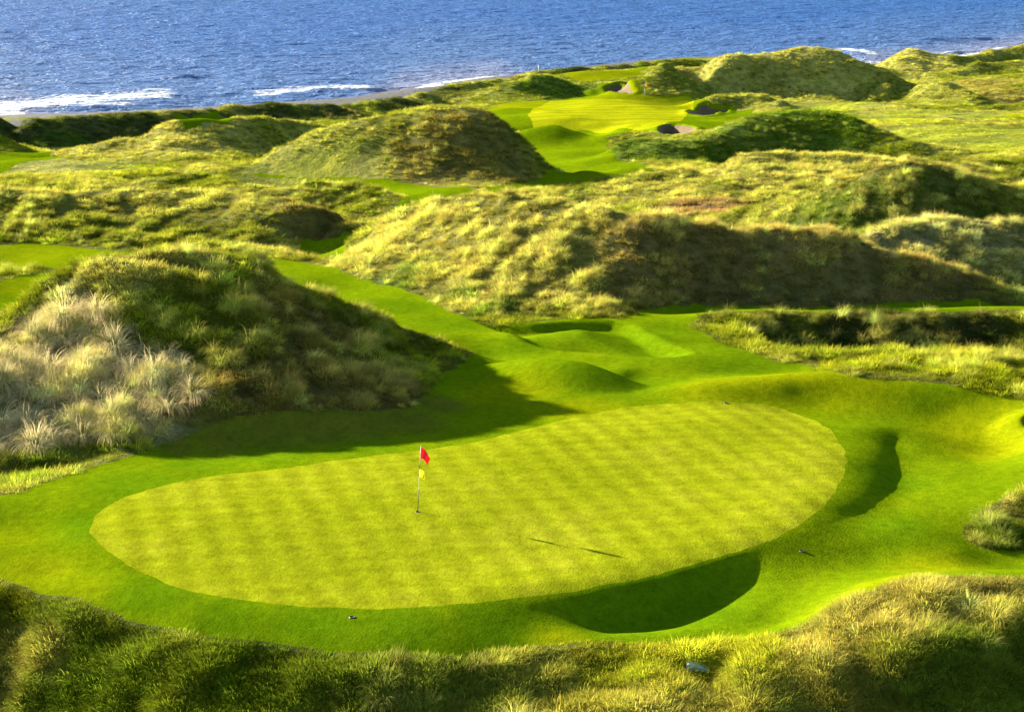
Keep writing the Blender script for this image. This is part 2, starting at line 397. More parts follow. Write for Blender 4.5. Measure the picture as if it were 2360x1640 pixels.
P_FAR = region([(1075, None, 300), (1100, 240), (1148, 229), (1248, 225), (1300, 215), (1345, 200), (1390, 203), (1450, 212), (1500, 214), (1560, 214), (1552, 228), (1600, 244), (1660, 249), (1690, 252), (1670, 262),
                 (1650, 266), (1610, 286), (1560, 297), (1510, 302), (1470, 300), (1425, 297), (1385, 305), (1362, 325), (1382, 350), (1448, 372), (1498, 382), (1450, 388), (1373, 394), (1300, 404), (1250, 410), (1150, 424), (1095, 433), (1105, 416), (1200, 406), (1252, None, 186), (1262, None, 195), (1235, None, 210), (1205, None, 226), (1178, None, 244), (1130, None, 268), (1090, None, 290)], 3)
P_FARGREEN = region([(1185, 256), (1215, 236), (1260, 226), (1400, 223), (1500, 220), (1550, 220), (1556, 234), (1540, 258), (1490, 280), (1400, 289), (1300, 290), (1225, 284), (1192, 270)])
P_TEE = region([(1233, 168), (1275, 175), (1318, 180), (1398, 177), (1425, 167), (1455, 152), (1440, 147), (1400, 157), (1330, 160), (1260, 163)])
P_LEFTFAR = region([(-200, 347), (0, 345), (60, 339), (112, 337), (122, 347), (180, 351), (60, 366), (-200, 376)])
P_TEE2 = region([(385, 273), (430, 267), (500, 264), (520, 267), (460, 276), (400, 281)])
P_PATH = region([(560, 392), (700, 399), (900, 411), (1080, 428), (1000, 442), (930, 452), (860, 478), (800, 494), (890, 456), (915, 440), (850, 420), (700, 404), (560, 397)])
P_BUNKERS = [region([(1357, 196), (1370, 191), (1395, 190), (1417, 197), (1424, 207), (1405, 209), (1375, 206)], 5),
             region([(1542, 252), (1565, 247), (1600, 245), (1635, 247), (1630, 254), (1600, 259), (1565, 259)], 5),
             region([(1478, 290), (1490, 283), (1515, 281), (1537, 284), (1560, 291), (1545, 302), (1510, 305), (1485, 301)], 5),
             region([(2294, 950), (2310, 936), (2345, 934), (2375, 945), (2365, 965), (2330, 972), (2300, 966)], 5)]

def fbm_(x, y, seed): return fbm(x, y, 200 + seed, 2)
# ------------------------------------------------------------------ regions on the grid
S_GREEN = sdf_ab(P_GREEN, GA, GB)
S_TURF = sdf_ab(P_TURF, GA, GB)
S_TURF = np.maximum(S_TURF, -sdf_ab(P_TUFTLINE, GA, GB))
for pl in (P_PATCH, P_FAR, P_TEE, P_LEFTFAR, P_TEE2, P_PATH):
    S_TURF = np.minimum(S_TURF, sdf_ab(pl, GA, GB))
for pl in P_BUNKERS[:2]:
    S_TURF = np.minimum(S_TURF, sdf_ab(pl, GA, GB) - .004)
S_GREEN = S_GREEN + .0011 * (fbm_(GX / .9, GY / .9, 5) + .6 * fbm_(GX / .35, GY / .35, 6))
S_TURF = S_TURF + .0022 * fbm_(GX / 1.1, GY / 1.1, 7) + .0016 * fbm_(GX / .45, GY / .45, 8)
S_FARGREEN = sdf_ab(P_FARGREEN, GA, GB)
S_BUNK = np.full(GA.shape, .06)
S_SAND = np.full(GA.shape, .06)
for pl, rim in zip(P_BUNKERS, (.0006, .0004, .0, .0)):
    S_SAND = np.minimum(S_SAND, sdf_ab(pl, GA, GB) + rim)
for pl in P_BUNKERS:
    S_BUNK = np.minimum(S_BUNK, sdf_ab(pl, GA, GB))
# dunes: outlines of the ground each one stands on
DUNES = [
    ('large near dune with pale marram tussocks, left of the putting green', [(-300, 1140), (0, 1105), (75, 1065), (200, 1042), (300, 1014), (430, 1001), (575, 996), (800, 986), (930, 968), (1038, 936), (1000, 880), (1040, 820), (1066, None, 89.5), (1020, None, 92), (900, None, 94), (700, None, 95.4), (500, None, 96.4), (300, None, 96.4), (100, None, 96.4), (-100, None, 98), (-300, None, 101)]),
    ('long pale straw ridge across the middle with a brown shaded face', [(690, 584), (800, 619), (925, 661), (1060, 718), (1148, 726), (1273, 717), (1398, 718), (1448, 697), (1598, 688), (1800, 686), (2297, 684), (2450, 684), (2450, None, 110), (2200, None, 110), (2000, None, 112), (1800, None, 113), (1600, None, 114), (1400, None, 118), (1200, None, 124), (1000, None, 130), (830, None, 133), (760, None, 130)]),
    ('dark crested dune with a green hollow, right of the long ridge', [(1690, 470), (1800, 480), (1900, 500), (1990, 500), (2080, 485), (2200, 480), (2450, 485), (2450, None, 142), (2200, None, 142), (2000, None, 142), (1850, None, 146), (1700, None, 145)]),
    ('pale grassy hump in front of the dark crested dune at the right edge', [(1900, 545), (2000, 572), (2100, 597), (2200, 628), (2297, 660), (2450, 660), (2450, None, 126), (2200, None, 126), (2000, None, 125), (1920, None, 122)]),
    ('low sunlit dune before the dark mound below the far bunkers', [(1240, 440), (1450, 440), (1600, 430), (1700, 430), (1800, 415), (1900, 395), (2000, 372), (2110, 372), (2110, None, 185), (1900, None, 188), (1700, None, 188), (1500, None, 182), (1300, None, 175)]),
    ('dark shaded mound just below the two far bunkers on the right', [(1373, 335), (1400, 352), (1448, 368), (1498, 380), (1600, 362), (1700, None, 206), (1950, None, 208), (2060, 322), (1998, 292), (1923, 262), (1848, 246), (1760, 248), (1698, 255), (1640, 275), (1600, 303), (1540, 311), (1470, 309), (1400, 311)]),
    ('tallest far dune against the sea, right of the far green', [(1425, 185), (1440, 207), (1573, 212), (1698, 219), (1873, 224), (1998, 216), (2098, 239), (2178, 251), (2240, 240), (2240, None, 330), (2150, None, 368), (2000, None, 388), (1850, None, 408), (1700, None, 405), (1598, None, 398), (1500, None, 385), (1440, None, 362)]),
    ('far dunes with a sandy flank in the top right corner by the sea', [(1975, 155), (2010, 168), (2100, 168), (2297, 168), (2450, 165), (2450, None, 520), (2297, None, 512), (2200, None, 505), (2050, None, 495), (1985, None, 470)]),
    ('grassy bank below the far teeing ground', [(1130, 226), (1248, 226), (1320, 207), (1330, 184), (1233, 170), (1190, None, 364), (1140, None, 366)]),
    ('round olive dune in the middle distance, left of the far green', [(540, 386), (650, 396), (850, 406), (1050, 412), (1148, 408), (1243, 394), (1262, None, 192), (1180, None, 204), (1050, None, 210), (850, None, 212), (700, None, 210), (560, None, 203)]),
    ('pale dune with a shaded right end beside the coastal bank', [(160, 380), (300, 386), (400, 387), (500, 380), (560, 352), (600, 332), (660, 314), (735, 285), (700, None, 242), (600, None, 248), (450, None, 250), (360, None, 240), (250, None, 222)]),
    ('rough hillock on the left with a dark wedge at its right end', [(-300, 550), (0, 549), (100, 554), (300, 559), (500, 564), (600, 554), (665, 542), (765, 530), (812, 510), (810, None, 141), (700, None, 146), (560, None, 152), (300, None, 157), (0, None, 159), (-300, None, 159)]),
    ('rough mound in the bottom right corner beside the mown turf', [(1690, 1434), (1760, 1416), (1830, 1388), (1900, 1348), (2000, 1309), (2100, 1291), (2200, 1291), (2450, 1302), (2450, None, 38), (2200, None, 40), (1900, None, 42), (1750, 1560)]),
    ('dark bank running along the shore on the left', [(-300, 352), (0, 346), (135, 320), (250, 307), (325, 289), (370, 275), (450, 265), (600, 263), (710, 268), (825, 246), (910, 248), (1040, 233), (1120, 190), (1115, None, 392), (950, None, 350), (750, None, 308), (600, None, 298), (425, None, 279), (225, None, 265), (0, None, 252), (-300, None, 246)]),
]
DUNE_POLY = [region(d[1], 3) for d in DUNES]
S_DUNES = [sdf_ab(p, GA, GB) for p in DUNE_POLY]

# relief: lumps in the rough, a slight lip where rough meets turf, cut bunkers
ROUGH = smooth(0.0, 0.02, S_TURF)
LAND = smooth(0.6, 3.5, HZ)
near = smooth(420, 60, GY)
lump = fbm(GX / 5.5, GY / 7.0, 3, 3) * (.24 - .14 * smooth(85, 135, GY))
CL1 = fbm(GX / 1.25, GY / 1.5, 61, 2); CL2 = fbm(GX / 2.6, GY / 3.4, 63, 2)
FARNESS = smooth(110, 230, GY)
def clumpiness(X, Y):
    f = smooth(110, 230, Y)
    return fbm(X / 1.25, Y / 1.5, 61, 2) * (1 - f) + fbm(X / 2.6, Y / 3.4, 63, 2) * f
CLUMP = CL1 * (1 - FARNESS) + CL2 * FARNESS
lump += np.clip(CLUMP + .1, -.35, .6) * (.34 - .08 * smooth(85, 200, GY))
HZ = HZ + lump * ROUGH * LAND 
HZ += 0.05 * fbm(GX / 6., GY / 9., 31, 2) * (1 - ROUGH) * smooth(0.0, .02, S_GREEN) * smooth(70, 130, GY) * 4
S_G_M = S_GREEN * GY                          # metres
HZ += 0.03 * smooth(0.1, -0.1, S_G_M) * 0
bd = -S_BUNK * GY
HZ -= smooth(0.0, 1.0, bd) * np.where(GY > 200, np.where(GY > 255, .6, 1.3), .5)
HZ += 0.22 * smooth(-1.6, -.15, bd) * smooth(.25, -.15, bd)
P_HOLLOW = region([(1130, 1350), (1220, 1400), (1323, 1432), (1420, 1436), (1500, 1430), (1600, 1408), (1690, 1368), (1750, 1320), (1800, 1262), (1880, 1222), (1980, 1195), (2100, 1140), (2160, 1070), (2120, 1000), (2020, 958), (1900, 965), (1880, 985), (1850, 1050), (1760, 1150), (1500, 1230), (1250, 1310)], 3)
hs = -sdf_ab(P_HOLLOW, GA, GB) * GY
deeper = .95 - .15 * smooth(.125, .150, GA)
HZ -= deeper * smooth(0.0, 2.0 + .6 * smooth(.125, .150, GA), S_GREEN * GY) * smooth(-.3, 3.9 + 2.4 * smooth(.125, .150, GA), hs)
# low mown mound behind the green: a long rounded back
mA = (sight(1085, 800)[0] * 87.0, 87.0); mB = (sight(1437, 872)[0] * 80.4, 80.4)
mdx, mdy = mB[0] - mA[0], mB[1] - mA[1]
mlen = math.hypot(mdx, mdy)
mu = ((GX - (mA[0] + mB[0]) / 2) * mdx + (GY - (mA[1] + mB[1]) / 2) * mdy) / mlen / (mlen / 2)
mv = (-(GX - (mA[0] + mB[0]) / 2) * mdy + (GY - (mA[1] + mB[1]) / 2) * mdx) / mlen / 2.5
mr = np.sqrt(np.abs(mu) ** 2.6 + mv ** 2 + 1e-9)
HZ += .80 * np.clip(1 - mr ** 2, 0, 1) ** 1.4
P_BOWL = region([(1040, 710), (1100, 738), (1170, 768), (1270, 788), (1400, 798), (1500, 801), (1560, 790), (1500, 765), (1440, 730), (1398, 719), (1360, 717), (1273, 718), (1148, 727)], 3)
bs = -sdf_ab(P_BOWL, GA, GB) * GY
HZ -= .52 * smooth(0.0, 1.2, bs) * (1 - .55 * smooth(1.5, 4.5, bs))
POS = np.stack([GX, GY, HZ], -1)

# ------------------------------------------------------------------ materials
def new_mat(name):
    m = bpy.data.materials.new(name)
    m.use_nodes = True
    nt = m.node_tree
    for n in list(nt.nodes):
        if n.type != 'OUTPUT_MATERIAL':
            nt.nodes.remove(n)
    out = nt.nodes['Material Output']
    p = nt.nodes.new('ShaderNodeBsdfPrincipled')
    nt.links.new(p.outputs[0], out.inputs[0])
    return m, nt, p

class NT:
    def __init__(self, nt): self.nt = nt
    def node(self, t, **kw):
        n = self.nt.nodes.new(t)
        for k, v in kw.items(): setattr(n, k, v)
        return n
    def link(self, a, b): self.nt.links.new(a, b)
    def pos(self, sx=1, sy=1, sz=1, rz=0):
        g = self.node('ShaderNodeNewGeometry')
        m = self.node('ShaderNodeMapping')
        m.inputs['Scale'].default_value = (sx, sy, sz)
        m.inputs['Rotation'].default_value = (0, 0, rz)
        self.link(g.outputs['Position'], m.inputs['Vector'])
        return m.outputs[0]
    def noise(self, vec, scale, detail=3, rough=.55, dist=0):
        n = self.node('ShaderNodeTexNoise')
        n.inputs['Scale'].default_value = scale
        n.inputs['Detail'].default_value = detail
        n.inputs['Roughness'].default_value = rough
        n.inputs['Distortion'].default_value = dist
        if vec is not None: self.link(vec, n.inputs['Vector'])
        return n.outputs['Fac']
    def ramp(self, fac, stops, interp='LINEAR'):
        r = self.node('ShaderNodeValToRGB')
        r.color_ramp.interpolation = interp
        while len(r.color_ramp.elements) < len(stops): r.color_ramp.elements.new(.5)
        for e, (p, c) in zip(r.color_ramp.elements, stops):
            e.position = p
            e.color = (c[0], c[1], c[2], 1) if hasattr(c, '__len__') else (c, c, c, 1)
        self.link(fac, r.inputs[0])
        return r.outputs[0]
    def mix(self, fac, a, b, mode='MIX'):
        m = self.node('ShaderNodeMix', data_type='RGBA', blend_type=mode)
        for sock, v in ((m.inputs[0], fac), (m.inputs[6], a), (m.inputs[7], b)):
            if hasattr(v, 'is_output'): self.link(v, sock)
            elif hasattr(v, '__len__'): sock.default_value = (v[0], v[1], v[2], 1)
            else: sock.default_value = v
        return m.outputs[2]
    def math(self, op, a, b=None, c=None):
        m = self.node('ShaderNodeMath', operation=op)
        for s, v in zip(m.inputs, (a, b, c)):
            if v is None: continue
            if hasattr(v, 'is_output'): self.link(v, s)
            else: s.default_value = v
        return m.outputs[0]
    def attr(self, name, typ='GEOMETRY'):
        return self.node('ShaderNodeAttribute', attribute_name=name, attribute_type=typ)
    def bump(self, h, strength, dist, normal=None):
        b = self.node('ShaderNodeBump')
        b.inputs['Strength'].default_value = strength
        b.inputs['Distance'].default_value = dist
        self.link(h, b.inputs['Height'])
        if normal is not None: self.link(normal, b.inputs['Normal'])
        return b.outputs[0]

def turf_material(name, c_lo, c_mid, c_hi, stripes=None, sward=False):
    m, nt, p = new_mat(name)
    t = NT(nt)
    big = t.noise(t.pos(1, .7, 1), .16, 3, .6)
    mid = t.noise(t.pos(1, .5, 1), 1.1, 4, .62)
    fine = t.noise(t.pos(1, 1, 1), 14, 3, .7)
    f = t.math('ADD', t.math('MULTIPLY', big, .55), t.math('MULTIPLY', mid, .45))
    col = t.ramp(f, [(.36, c_lo), (.5, c_mid), (.64, c_hi)])
    if sward:
        col = t.mix(1.0, t.attr('sward').outputs['Color'], t.ramp(f, [(.36, (.78, .84, .9)), (.5, (1, 1, 1)), (.64, (1.28, 1.16, 1.3))]), 'MULTIPLY')
    if stripes:
        s_all = None
        for (rz, wl, warp, amt) in stripes:
            v = t.pos(1, 1, 0, rz)
            sep = t.node('ShaderNodeSeparateXYZ'); t.link(v, sep.inputs[0])
            w = t.noise(t.pos(1, 1, 1), .35, 2, .5)
            ph = t.math('ADD', t.math('MULTIPLY', sep.outputs[0], 2 * math.pi / wl), t.math('MULTIPLY', w, warp))
            s = t.math('SINE', ph)
            s = t.math('MULTIPLY', t.math('MULTIPLY', s, t.noise(t.pos(1, 1, 1), .5, 2, .5)), amt)
            s_all = s if s_all is None else t.math('ADD', s_all, s)
        col = t.mix(t.math('ADD', .5, s_all), tuple(x * .80 for x in c_mid), tuple(min(1, x * 1.22) for x in c_hi)) if False else t.mix(1.0, col, t.ramp(t.math('ADD', .5, s_all), [(.0, .80), (.5, 1.0), (1.0, 1.22)]), 'MULTIPLY')
    spk = t.noise(t.pos(1, .8, 1), 3.6, 4, .75)
    col = t.mix(.75, col, t.ramp(spk, [(.3, .68), (.5, 1.0), (.72, 1.3)]), 'MULTIPLY')
    col = t.mix(.5, col, t.ramp(fine, [(.3, .66), (.7, 1.32)]), 'MULTIPLY')
    t.link(col, p.inputs['Base Color'])
    p.inputs['Roughness'].default_value = .85
    p.inputs['Specular IOR Level'].default_value = 0.0
    h = t.math('ADD', t.math('MULTIPLY', fine, .5), mid)
    t.link(t.bump(h, .6, .06), p.inputs['Normal'])
    return m

M_GREEN = turf_material('green_turf', (.184, .218, .004), (.220, .249, .006), (.260, .276, .011), stripes=[(math.radians(-14), 1.12, 1.6, .55), (math.radians(78), 1.25, 1.6, .26)])
M_FARGREEN = turf_material('far_green_turf', (.235, .265, .003), (.28, .30, .004), (.32, .325, .007), stripes=[(math.radians(85), 5, 2, .6)])
M_FAIR = turf_material('fairway_turf', (.135, .195, .006), (.20, .25, .007), (.27, .285, .010), sward=True)

def rough_material():
    m, nt, p = new_mat('rough_ground')
    t = NT(nt)
    a = t.attr('tint')
    mid = t.noise(t.pos(1, .8, 1), .9, 5, .65)
    fine = t.noise(t.pos(1, 1, .6), 6, 4, .7)
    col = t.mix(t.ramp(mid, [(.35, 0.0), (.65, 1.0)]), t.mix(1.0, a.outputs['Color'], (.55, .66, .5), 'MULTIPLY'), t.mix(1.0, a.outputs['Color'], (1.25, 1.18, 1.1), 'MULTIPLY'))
    col = t.mix(.6, col, t.ramp(fine, [(.3, .55), (.7, 1.4)]), 'MULTIPLY')
    t.link(col, p.inputs['Base Color'])
    p.inputs['Roughness'].default_value = .95
    p.inputs['Specular IOR Level'].default_value = .05
    h = t.math('ADD', t.math('MULTIPLY', fine, .35), mid)
    t.link(t.bump(h, .8, .5), p.inputs['Normal'])
    return m
M_ROUGH = rough_material()

def sand_material():
    m, nt, p = new_mat('bunker_sand')
    t = NT(nt)
    n = t.noise(t.pos(), 1.5, 4, .6)
    t.link(t.ramp(n, [(.3, (.10, .058, .024)), (.7, (.135, .082, .036))]), p.inputs['Base Color'])
    p.inputs['Roughness'].default_value = .95
    t.link(t.bump(t.noise(t.pos(), 6, 4, .6), .5, .1), p.inputs['Normal'])
    return m
M_SAND = sand_material()

def beach_material():
    m, nt, p = new_mat('wet_beach')
    t = NT(nt)
    n = t.noise(t.pos(1, 1, 1), .5, 6, .75)
    t.link(t.ramp(n, [(.35, (.025, .02, .016)), (.55, (.06, .048, .038)), (.7, (.12, .10, .085))]), p.inputs['Base Color'])
    p.inputs['Roughness'].default_value = .6
    t.link(t.bump(n, 1, .6), p.inputs['Normal'])
    return m
M_BEACH = beach_material()

# ------------------------------------------------------------------ colour of the rough, point by point (what grows there, plus shade put into some faces)
OLIVE = np.array((.185, .212, .014)); GREENY = np.array((.085, .165, .010)); STRAW = np.array((.46, .415, .105)); PALE = np.array((.68, .59, .31))
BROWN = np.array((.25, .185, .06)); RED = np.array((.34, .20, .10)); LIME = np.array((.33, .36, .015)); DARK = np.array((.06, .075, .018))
def zone(px, py, r, Y=None):
    """soft round patch: centre sighted at px, py; radius r in the chart"""
    a, b = hit(px, py) if Y is None else ((px * KPX - 512.0) / FP / .985, math.log(Y))
    return a, b, r
ZONES = [  # (colour, strength, [centres])
    (PALE, .75, [zone(100, 900, .045), zone(200, 870, .04), zone(330, 910, .035), zone(60, 780, .03), zone(140, 720, .03)]),
    (np.array((.19, .25, .02)), .8, [zone(120, 1040, .03), zone(20, 1080, .03), zone(230, 1010, .02)]),
    (OLIVE, .3, [zone(480, 680, .04), zone(600, 800, .05), zone(400, 720, .04)]),
    (STRAW, .8, [zone(420, 585, .03), zone(280, 590, .03)]),
    (BROWN, .7, [zone(700, 860, .05), zone(820, 880, .05), zone(600, 880, .04), zone(700, 740, .04)]),
    (STRAW, .7, [zone(900, 520, .05), zone(1050, 500, .06), zone(1200, 520, .05), zone(1250, 620, .05), zone(1100, 620, .05), zone(1350, 500, .05), zone(1000, 470, .05), zone(1650, 530, .03), zone(1850, 530, .03)]),
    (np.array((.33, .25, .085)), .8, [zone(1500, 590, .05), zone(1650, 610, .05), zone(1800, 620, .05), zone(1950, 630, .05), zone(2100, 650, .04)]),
    (GREENY, .7, [zone(1020, 660, .02), zone(900, 620, .025), zone(1100, 690, .02)]),
    (RED, .8, [zone(1560, 470, .03), zone(1640, 470, .025)]),
    (BROWN, .8, [zone(2050, 395, .03), zone(2000, 400, .03), zone(2130, 410, .03)]),
    (GREENY, .65, [zone(2050, 455, .035), zone(1900, 460, .03), zone(1960, 485, .03), zone(1820, 480, .025), zone(2150, 470, .03)]),
    (PALE, .5, [zone(2100, 520, .04), zone(2200, 540, .04), zone(2000, 530, .03)]),
    (STRAW, .7, [zone(1750, 370, .05), zone(1600, 390, .05), zone(1900, 375, .05), zone(1450, 430, .04)]),
    (BROWN, .6, [zone(1000, 340, .03), zone(1040, 300, .03), zone(1100, 380, .03), zone(980, 390, .03)]),
    (GREENY, .7, [zone(1500, 335, .03), zone(1420, 340, .03), zone(1650, 320, .03), zone(1750, 300, .04), zone(1850, 300, .04)]),
    (STRAW, .6, [zone(1750, 130, .03), zone(1850, 125, .03), zone(1600, 150, .03), zone(1900, 150, .03), zone(2050, 135, .03), zone(2100, 155, .03), zone(2000, 140, .03)]),
    (BROWN, .5, [zone(2250, 215, .03), zone(2200, 190, .03)]),
    (DARK, .9, [zone(0, 300, .03), zone(100, 295, .03), zone(200, 285, .03), zone(300, 270, .03), zone(450, 255, .03), zone(600, 245, .03), zone(750, 250, .03), zone(900, 230, .03), zone(1000, 205, .03), zone(1300, 155, .015), zone(1400, 148, .015)]),  # shade on the landward face of the shore bank, put into the tint
    (GREENY, .7, [zone(60, 325, .015), zone(150, 310, .015), zone(1200, 195, .02), zone(1270, 205, .02)]),
    (STRAW, .5, [zone(300, 450, .05), zone(150, 450, .05), zone(450, 440, .05), zone(250, 340, .04), zone(400, 310, .04), zone(550, 300, .03)]),
    (OLIVE, .6, [zone(450, 520, .04), zone(200, 520, .04), zone(50, 480, .03)]),
    (LIME, .85, [zone(2000, 270, .035), zone(2100, 300, .04), zone(2200, 290, .04), zone(2280, 330, .04), zone(1900, 235, .03), zone(2050, 255, .03), zone(2250, 260, .03)]),
    (LIME, .6, [zone(700, 390, .03), zone(300, 390, .03), zone(900, 440, .02)]),
    (GREENY, .55, [zone(100, 1450, .04), zone(300, 1480, .04), zone(550, 1520, .05), zone(800, 1540, .05), zone(1000, 1540, .05), zone(100, 1560, .05)]),
    (STRAW, .6, [zone(40, 1480, .02), zone(120, 1440, .015), zone(10, 1550, .02), zone(1500, 1560, .03)]),
    (LIME, .7, [zone(1400, 1470, .04), zone(1550, 1480, .04), zone(1700, 1460, .03), zone(1900, 820, .04), zone(2100, 830, .04), zone(2250, 850, .03)]),
    (STRAW, .85, [zone(1950, 1350, .04), zone(2050, 1340, .04), zone(2200, 1330, .04), zone(1850, 1430, .03), zone(2230, 1130, .02)]),
    (GREENY, .7, [zone(2150, 1540, .05), zone(2280, 1500, .04), zone(2250, 1200, .02)]),
    (DARK, .8, [zone(1900, 750, .02), zone(2050, 750, .02), zone(2200, 750, .02), zone(1750, 740, .02)]),  # darker tint along the ditch wall
    (BROWN, .7, [zone(720, 500, .02), zone(690, 490, .02)]),  # brown tint deepens the shade of the wedge on the left hillock
]
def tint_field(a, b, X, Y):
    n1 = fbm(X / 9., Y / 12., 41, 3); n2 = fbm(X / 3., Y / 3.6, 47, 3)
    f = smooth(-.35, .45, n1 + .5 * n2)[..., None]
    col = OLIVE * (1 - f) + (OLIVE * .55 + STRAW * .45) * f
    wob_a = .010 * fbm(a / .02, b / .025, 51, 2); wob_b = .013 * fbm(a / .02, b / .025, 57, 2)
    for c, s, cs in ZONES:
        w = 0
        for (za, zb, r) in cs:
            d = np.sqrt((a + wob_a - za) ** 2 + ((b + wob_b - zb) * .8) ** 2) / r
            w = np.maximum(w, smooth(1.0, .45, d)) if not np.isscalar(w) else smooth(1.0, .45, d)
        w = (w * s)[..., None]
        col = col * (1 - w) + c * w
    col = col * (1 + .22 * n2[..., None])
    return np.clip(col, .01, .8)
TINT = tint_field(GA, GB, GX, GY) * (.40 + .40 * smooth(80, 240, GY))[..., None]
# mown turf: what the sward looks like from place to place
F_GREEN = np.array((.078, .150, .0016)); F_MID = np.array((.116, .176, .0015)); F_YEL = np.array((.196, .220, .0018)); F_OLIVE = np.array((.105, .10, .010))
TURF_ZONES = [(F_GREEN, .9, [zone(300, 1090, .04), zone(200, 1180, .03), zone(500, 1385, .03), zone(700, 1400, .035), zone(900, 1410, .035), zone(1100, 1400, .03), zone(350, 1330, .03), zone(600, 1020, .03), zone(800, 1000, .03), zone(450, 1040, .03), zone(2000, 1080, .03), zone(2000, 1180, .03), zone(1550, 1370, .05), zone(1400, 1400, .04)]),
              (F_GREEN, .6, [zone(1000, 730, .03), zone(1150, 780, .03), zone(1450, 760, .04), zone(1550, 790, .04), zone(1350, 830, .04), zone(1650, 820, .03), zone(880, 690, .03), zone(1700, 692, .05), zone(2000, 692, .05), zone(1300, 740, .03)]),
              (F_YEL, .8, [zone(1150, 880, .03), zone(1300, 920, .03), zone(1600, 865, .03), zone(1750, 845, .04), zone(1900, 860, .04), zone(2200, 960, .04), zone(2250, 1000, .04), zone(2000, 1300, .03), zone(1900, 1350, .03), zone(2100, 1270, .03), zone(1250, 1440, .02), zone(1250, 235, .05), zone(1500, 235, .05), zone(1350, 170, .04)]),  # yellower turf; on the swell behind the green, sunlight put into the colour
              (F_YEL, .45, [zone(20, 1200, .03), zone(80, 1280, .03), zone(180, 1310, .02), zone(60, 570, .05), zone(1148, 240, .03), zone(50, 650, .03)]),
              (F_OLIVE, .8, [zone(600, 950, .03), zone(700, 950, .03), zone(800, 945, .03), zone(500, 970, .025), zone(900, 940, .03), zone(980, 905, .02), zone(400, 1000, .015)])]
def soft_zones(col, zs, a, b):
    for c, st, cs in zs:
        w = np.zeros(a.shape)
        for (za, zb, r) in cs:
            w = np.maximum(w, smooth(1.25, .2, np.sqrt((a - za) ** 2 + ((b - zb) * .8) ** 2) / r))
        w = (w * st)[..., None]
        col = col * (1 - w) + c * w
    return col
MOWN = soft_zones(F_MID + np.zeros(GA.shape + (1,)), TURF_ZONES, GA, GB)

# ------------------------------------------------------------------ cut the ground sheet along the outlines
idx = np.arange(NA * NB).reshape(NB, NA)
q00 = idx[:-1, :-1].ravel(); q10 = idx[:-1, 1:].ravel(); q01 = idx[1:, :-1].ravel(); q11 = idx[1:, 1:].ravel()
TRI = np.concatenate([np.stack([q00, q10, q11], 1), np.stack([q00, q11, q01], 1)])
V = POS.reshape(-1, 3).copy()
dzda = np.gradient(HZ, DA, axis=1); dzdb = np.gradient(HZ, DB, axis=0)
# dz/dX at fixed Y = dz/da / Y ; dz/dY at fixed X = (dz/db - a dz/da) / Y
NX_ = -dzda / GY; NY_ = -(dzdb - GA * dzda) / GY
NRM = np.stack([NX_, NY_, np.ones_like(NX_)], -1)
NRM /= np.linalg.norm(NRM, axis=-1, keepdims=True)
FIELDS = [S_GREEN, S_TURF, S_FARGREEN, S_SAND] + S_DUNES + [HZ - 2.0]
SD = np.stack([f.ravel() for f in FIELDS], 1)
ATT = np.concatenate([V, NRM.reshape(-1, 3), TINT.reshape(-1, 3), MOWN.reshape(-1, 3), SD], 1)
# drop what lies far under the sea
deep = (V[:, 2] < -6)
TRI = TRI[~deep[TRI].all(1)]

def split(tri, att, col):
    s = att[:, col].copy()
    eps = 2e-5 if col < ATT.shape[1] - 1 else 1e-3
    s = np.where(np.abs(s) < eps, np.where(s < 0, -eps, eps), s)
    att[:, col] = s
    neg = s[tri] < 0
    cnt = neg.sum(1)
    mixed = (cnt == 1) | (cnt == 2)
    keep_t = tri[~mixed]
    m = tri[mixed]; nm = neg[mixed]
    if not len(m): return tri, att
    lone_is_neg = (nm.sum(1) == 1)
    lone = np.where(lone_is_neg[:, None], nm, ~nm)
    k = lone.argmax(1)
    r = np.arange(len(m))
    v0 = m[r, k]; v1 = m[r, (k + 1) % 3]; v2 = m[r, (k + 2) % 3]
    e = np.concatenate([np.sort(np.stack([v0, v1], 1), 1), np.sort(np.stack([v0, v2], 1), 1)])
    ue, inv = np.unique(e, axis=0, return_inverse=True)
    inv = inv.ravel()
    t = s[ue[:, 0]] / (s[ue[:, 0]] - s[ue[:, 1]])
    nv = att[ue[:, 0]] * (1 - t)[:, None] + att[ue[:, 1]] * t[:, None]
    nv[:, col] = 0.0
    n0 = len(att)
    att = np.concatenate([att, nv])
    p01 = n0 + inv[:len(m)]; p02 = n0 + inv[len(m):]
    new = np.concatenate([np.stack([v0, p01, p02], 1), np.stack([p01, v1, v2], 1), np.stack([p01, v2, p02], 1)])
    return np.concatenate([keep_t, new]), att

c0 = 12
for c in range(c0, ATT.shape[1]):
    TRI, ATT = split(TRI, ATT, c)
cen = ATT[TRI].mean(1)
GREEN_C, TURF_C, FARG_C, BUNK_C = c0, c0 + 1, c0 + 2, c0 + 3
DUNE_C = c0 + 4; BEACH_C = ATT.shape[1] - 1
cls = np.full(len(TRI), 1000)
for i in range(len(DUNES)):
    cls[(cen[:, DUNE_C + i] < 0)] = 100 + i
cls[cen[:, TURF_C] < 0] = 1
cls[cen[:, FARG_C] < 0] = 2
cls[cen[:, GREEN_C] < 0] = 3
cls[cen[:, BUNK_C] < 0] = 4
cls[(cen[:, BEACH_C] < 0)] = 5

def prop(o, label=None, cat=None, kind=None, group=None):
    if label: o['label'] = label
    if cat: o['category'] = cat
    if kind: o['kind'] = kind
    if group: o['group'] = group
    return o

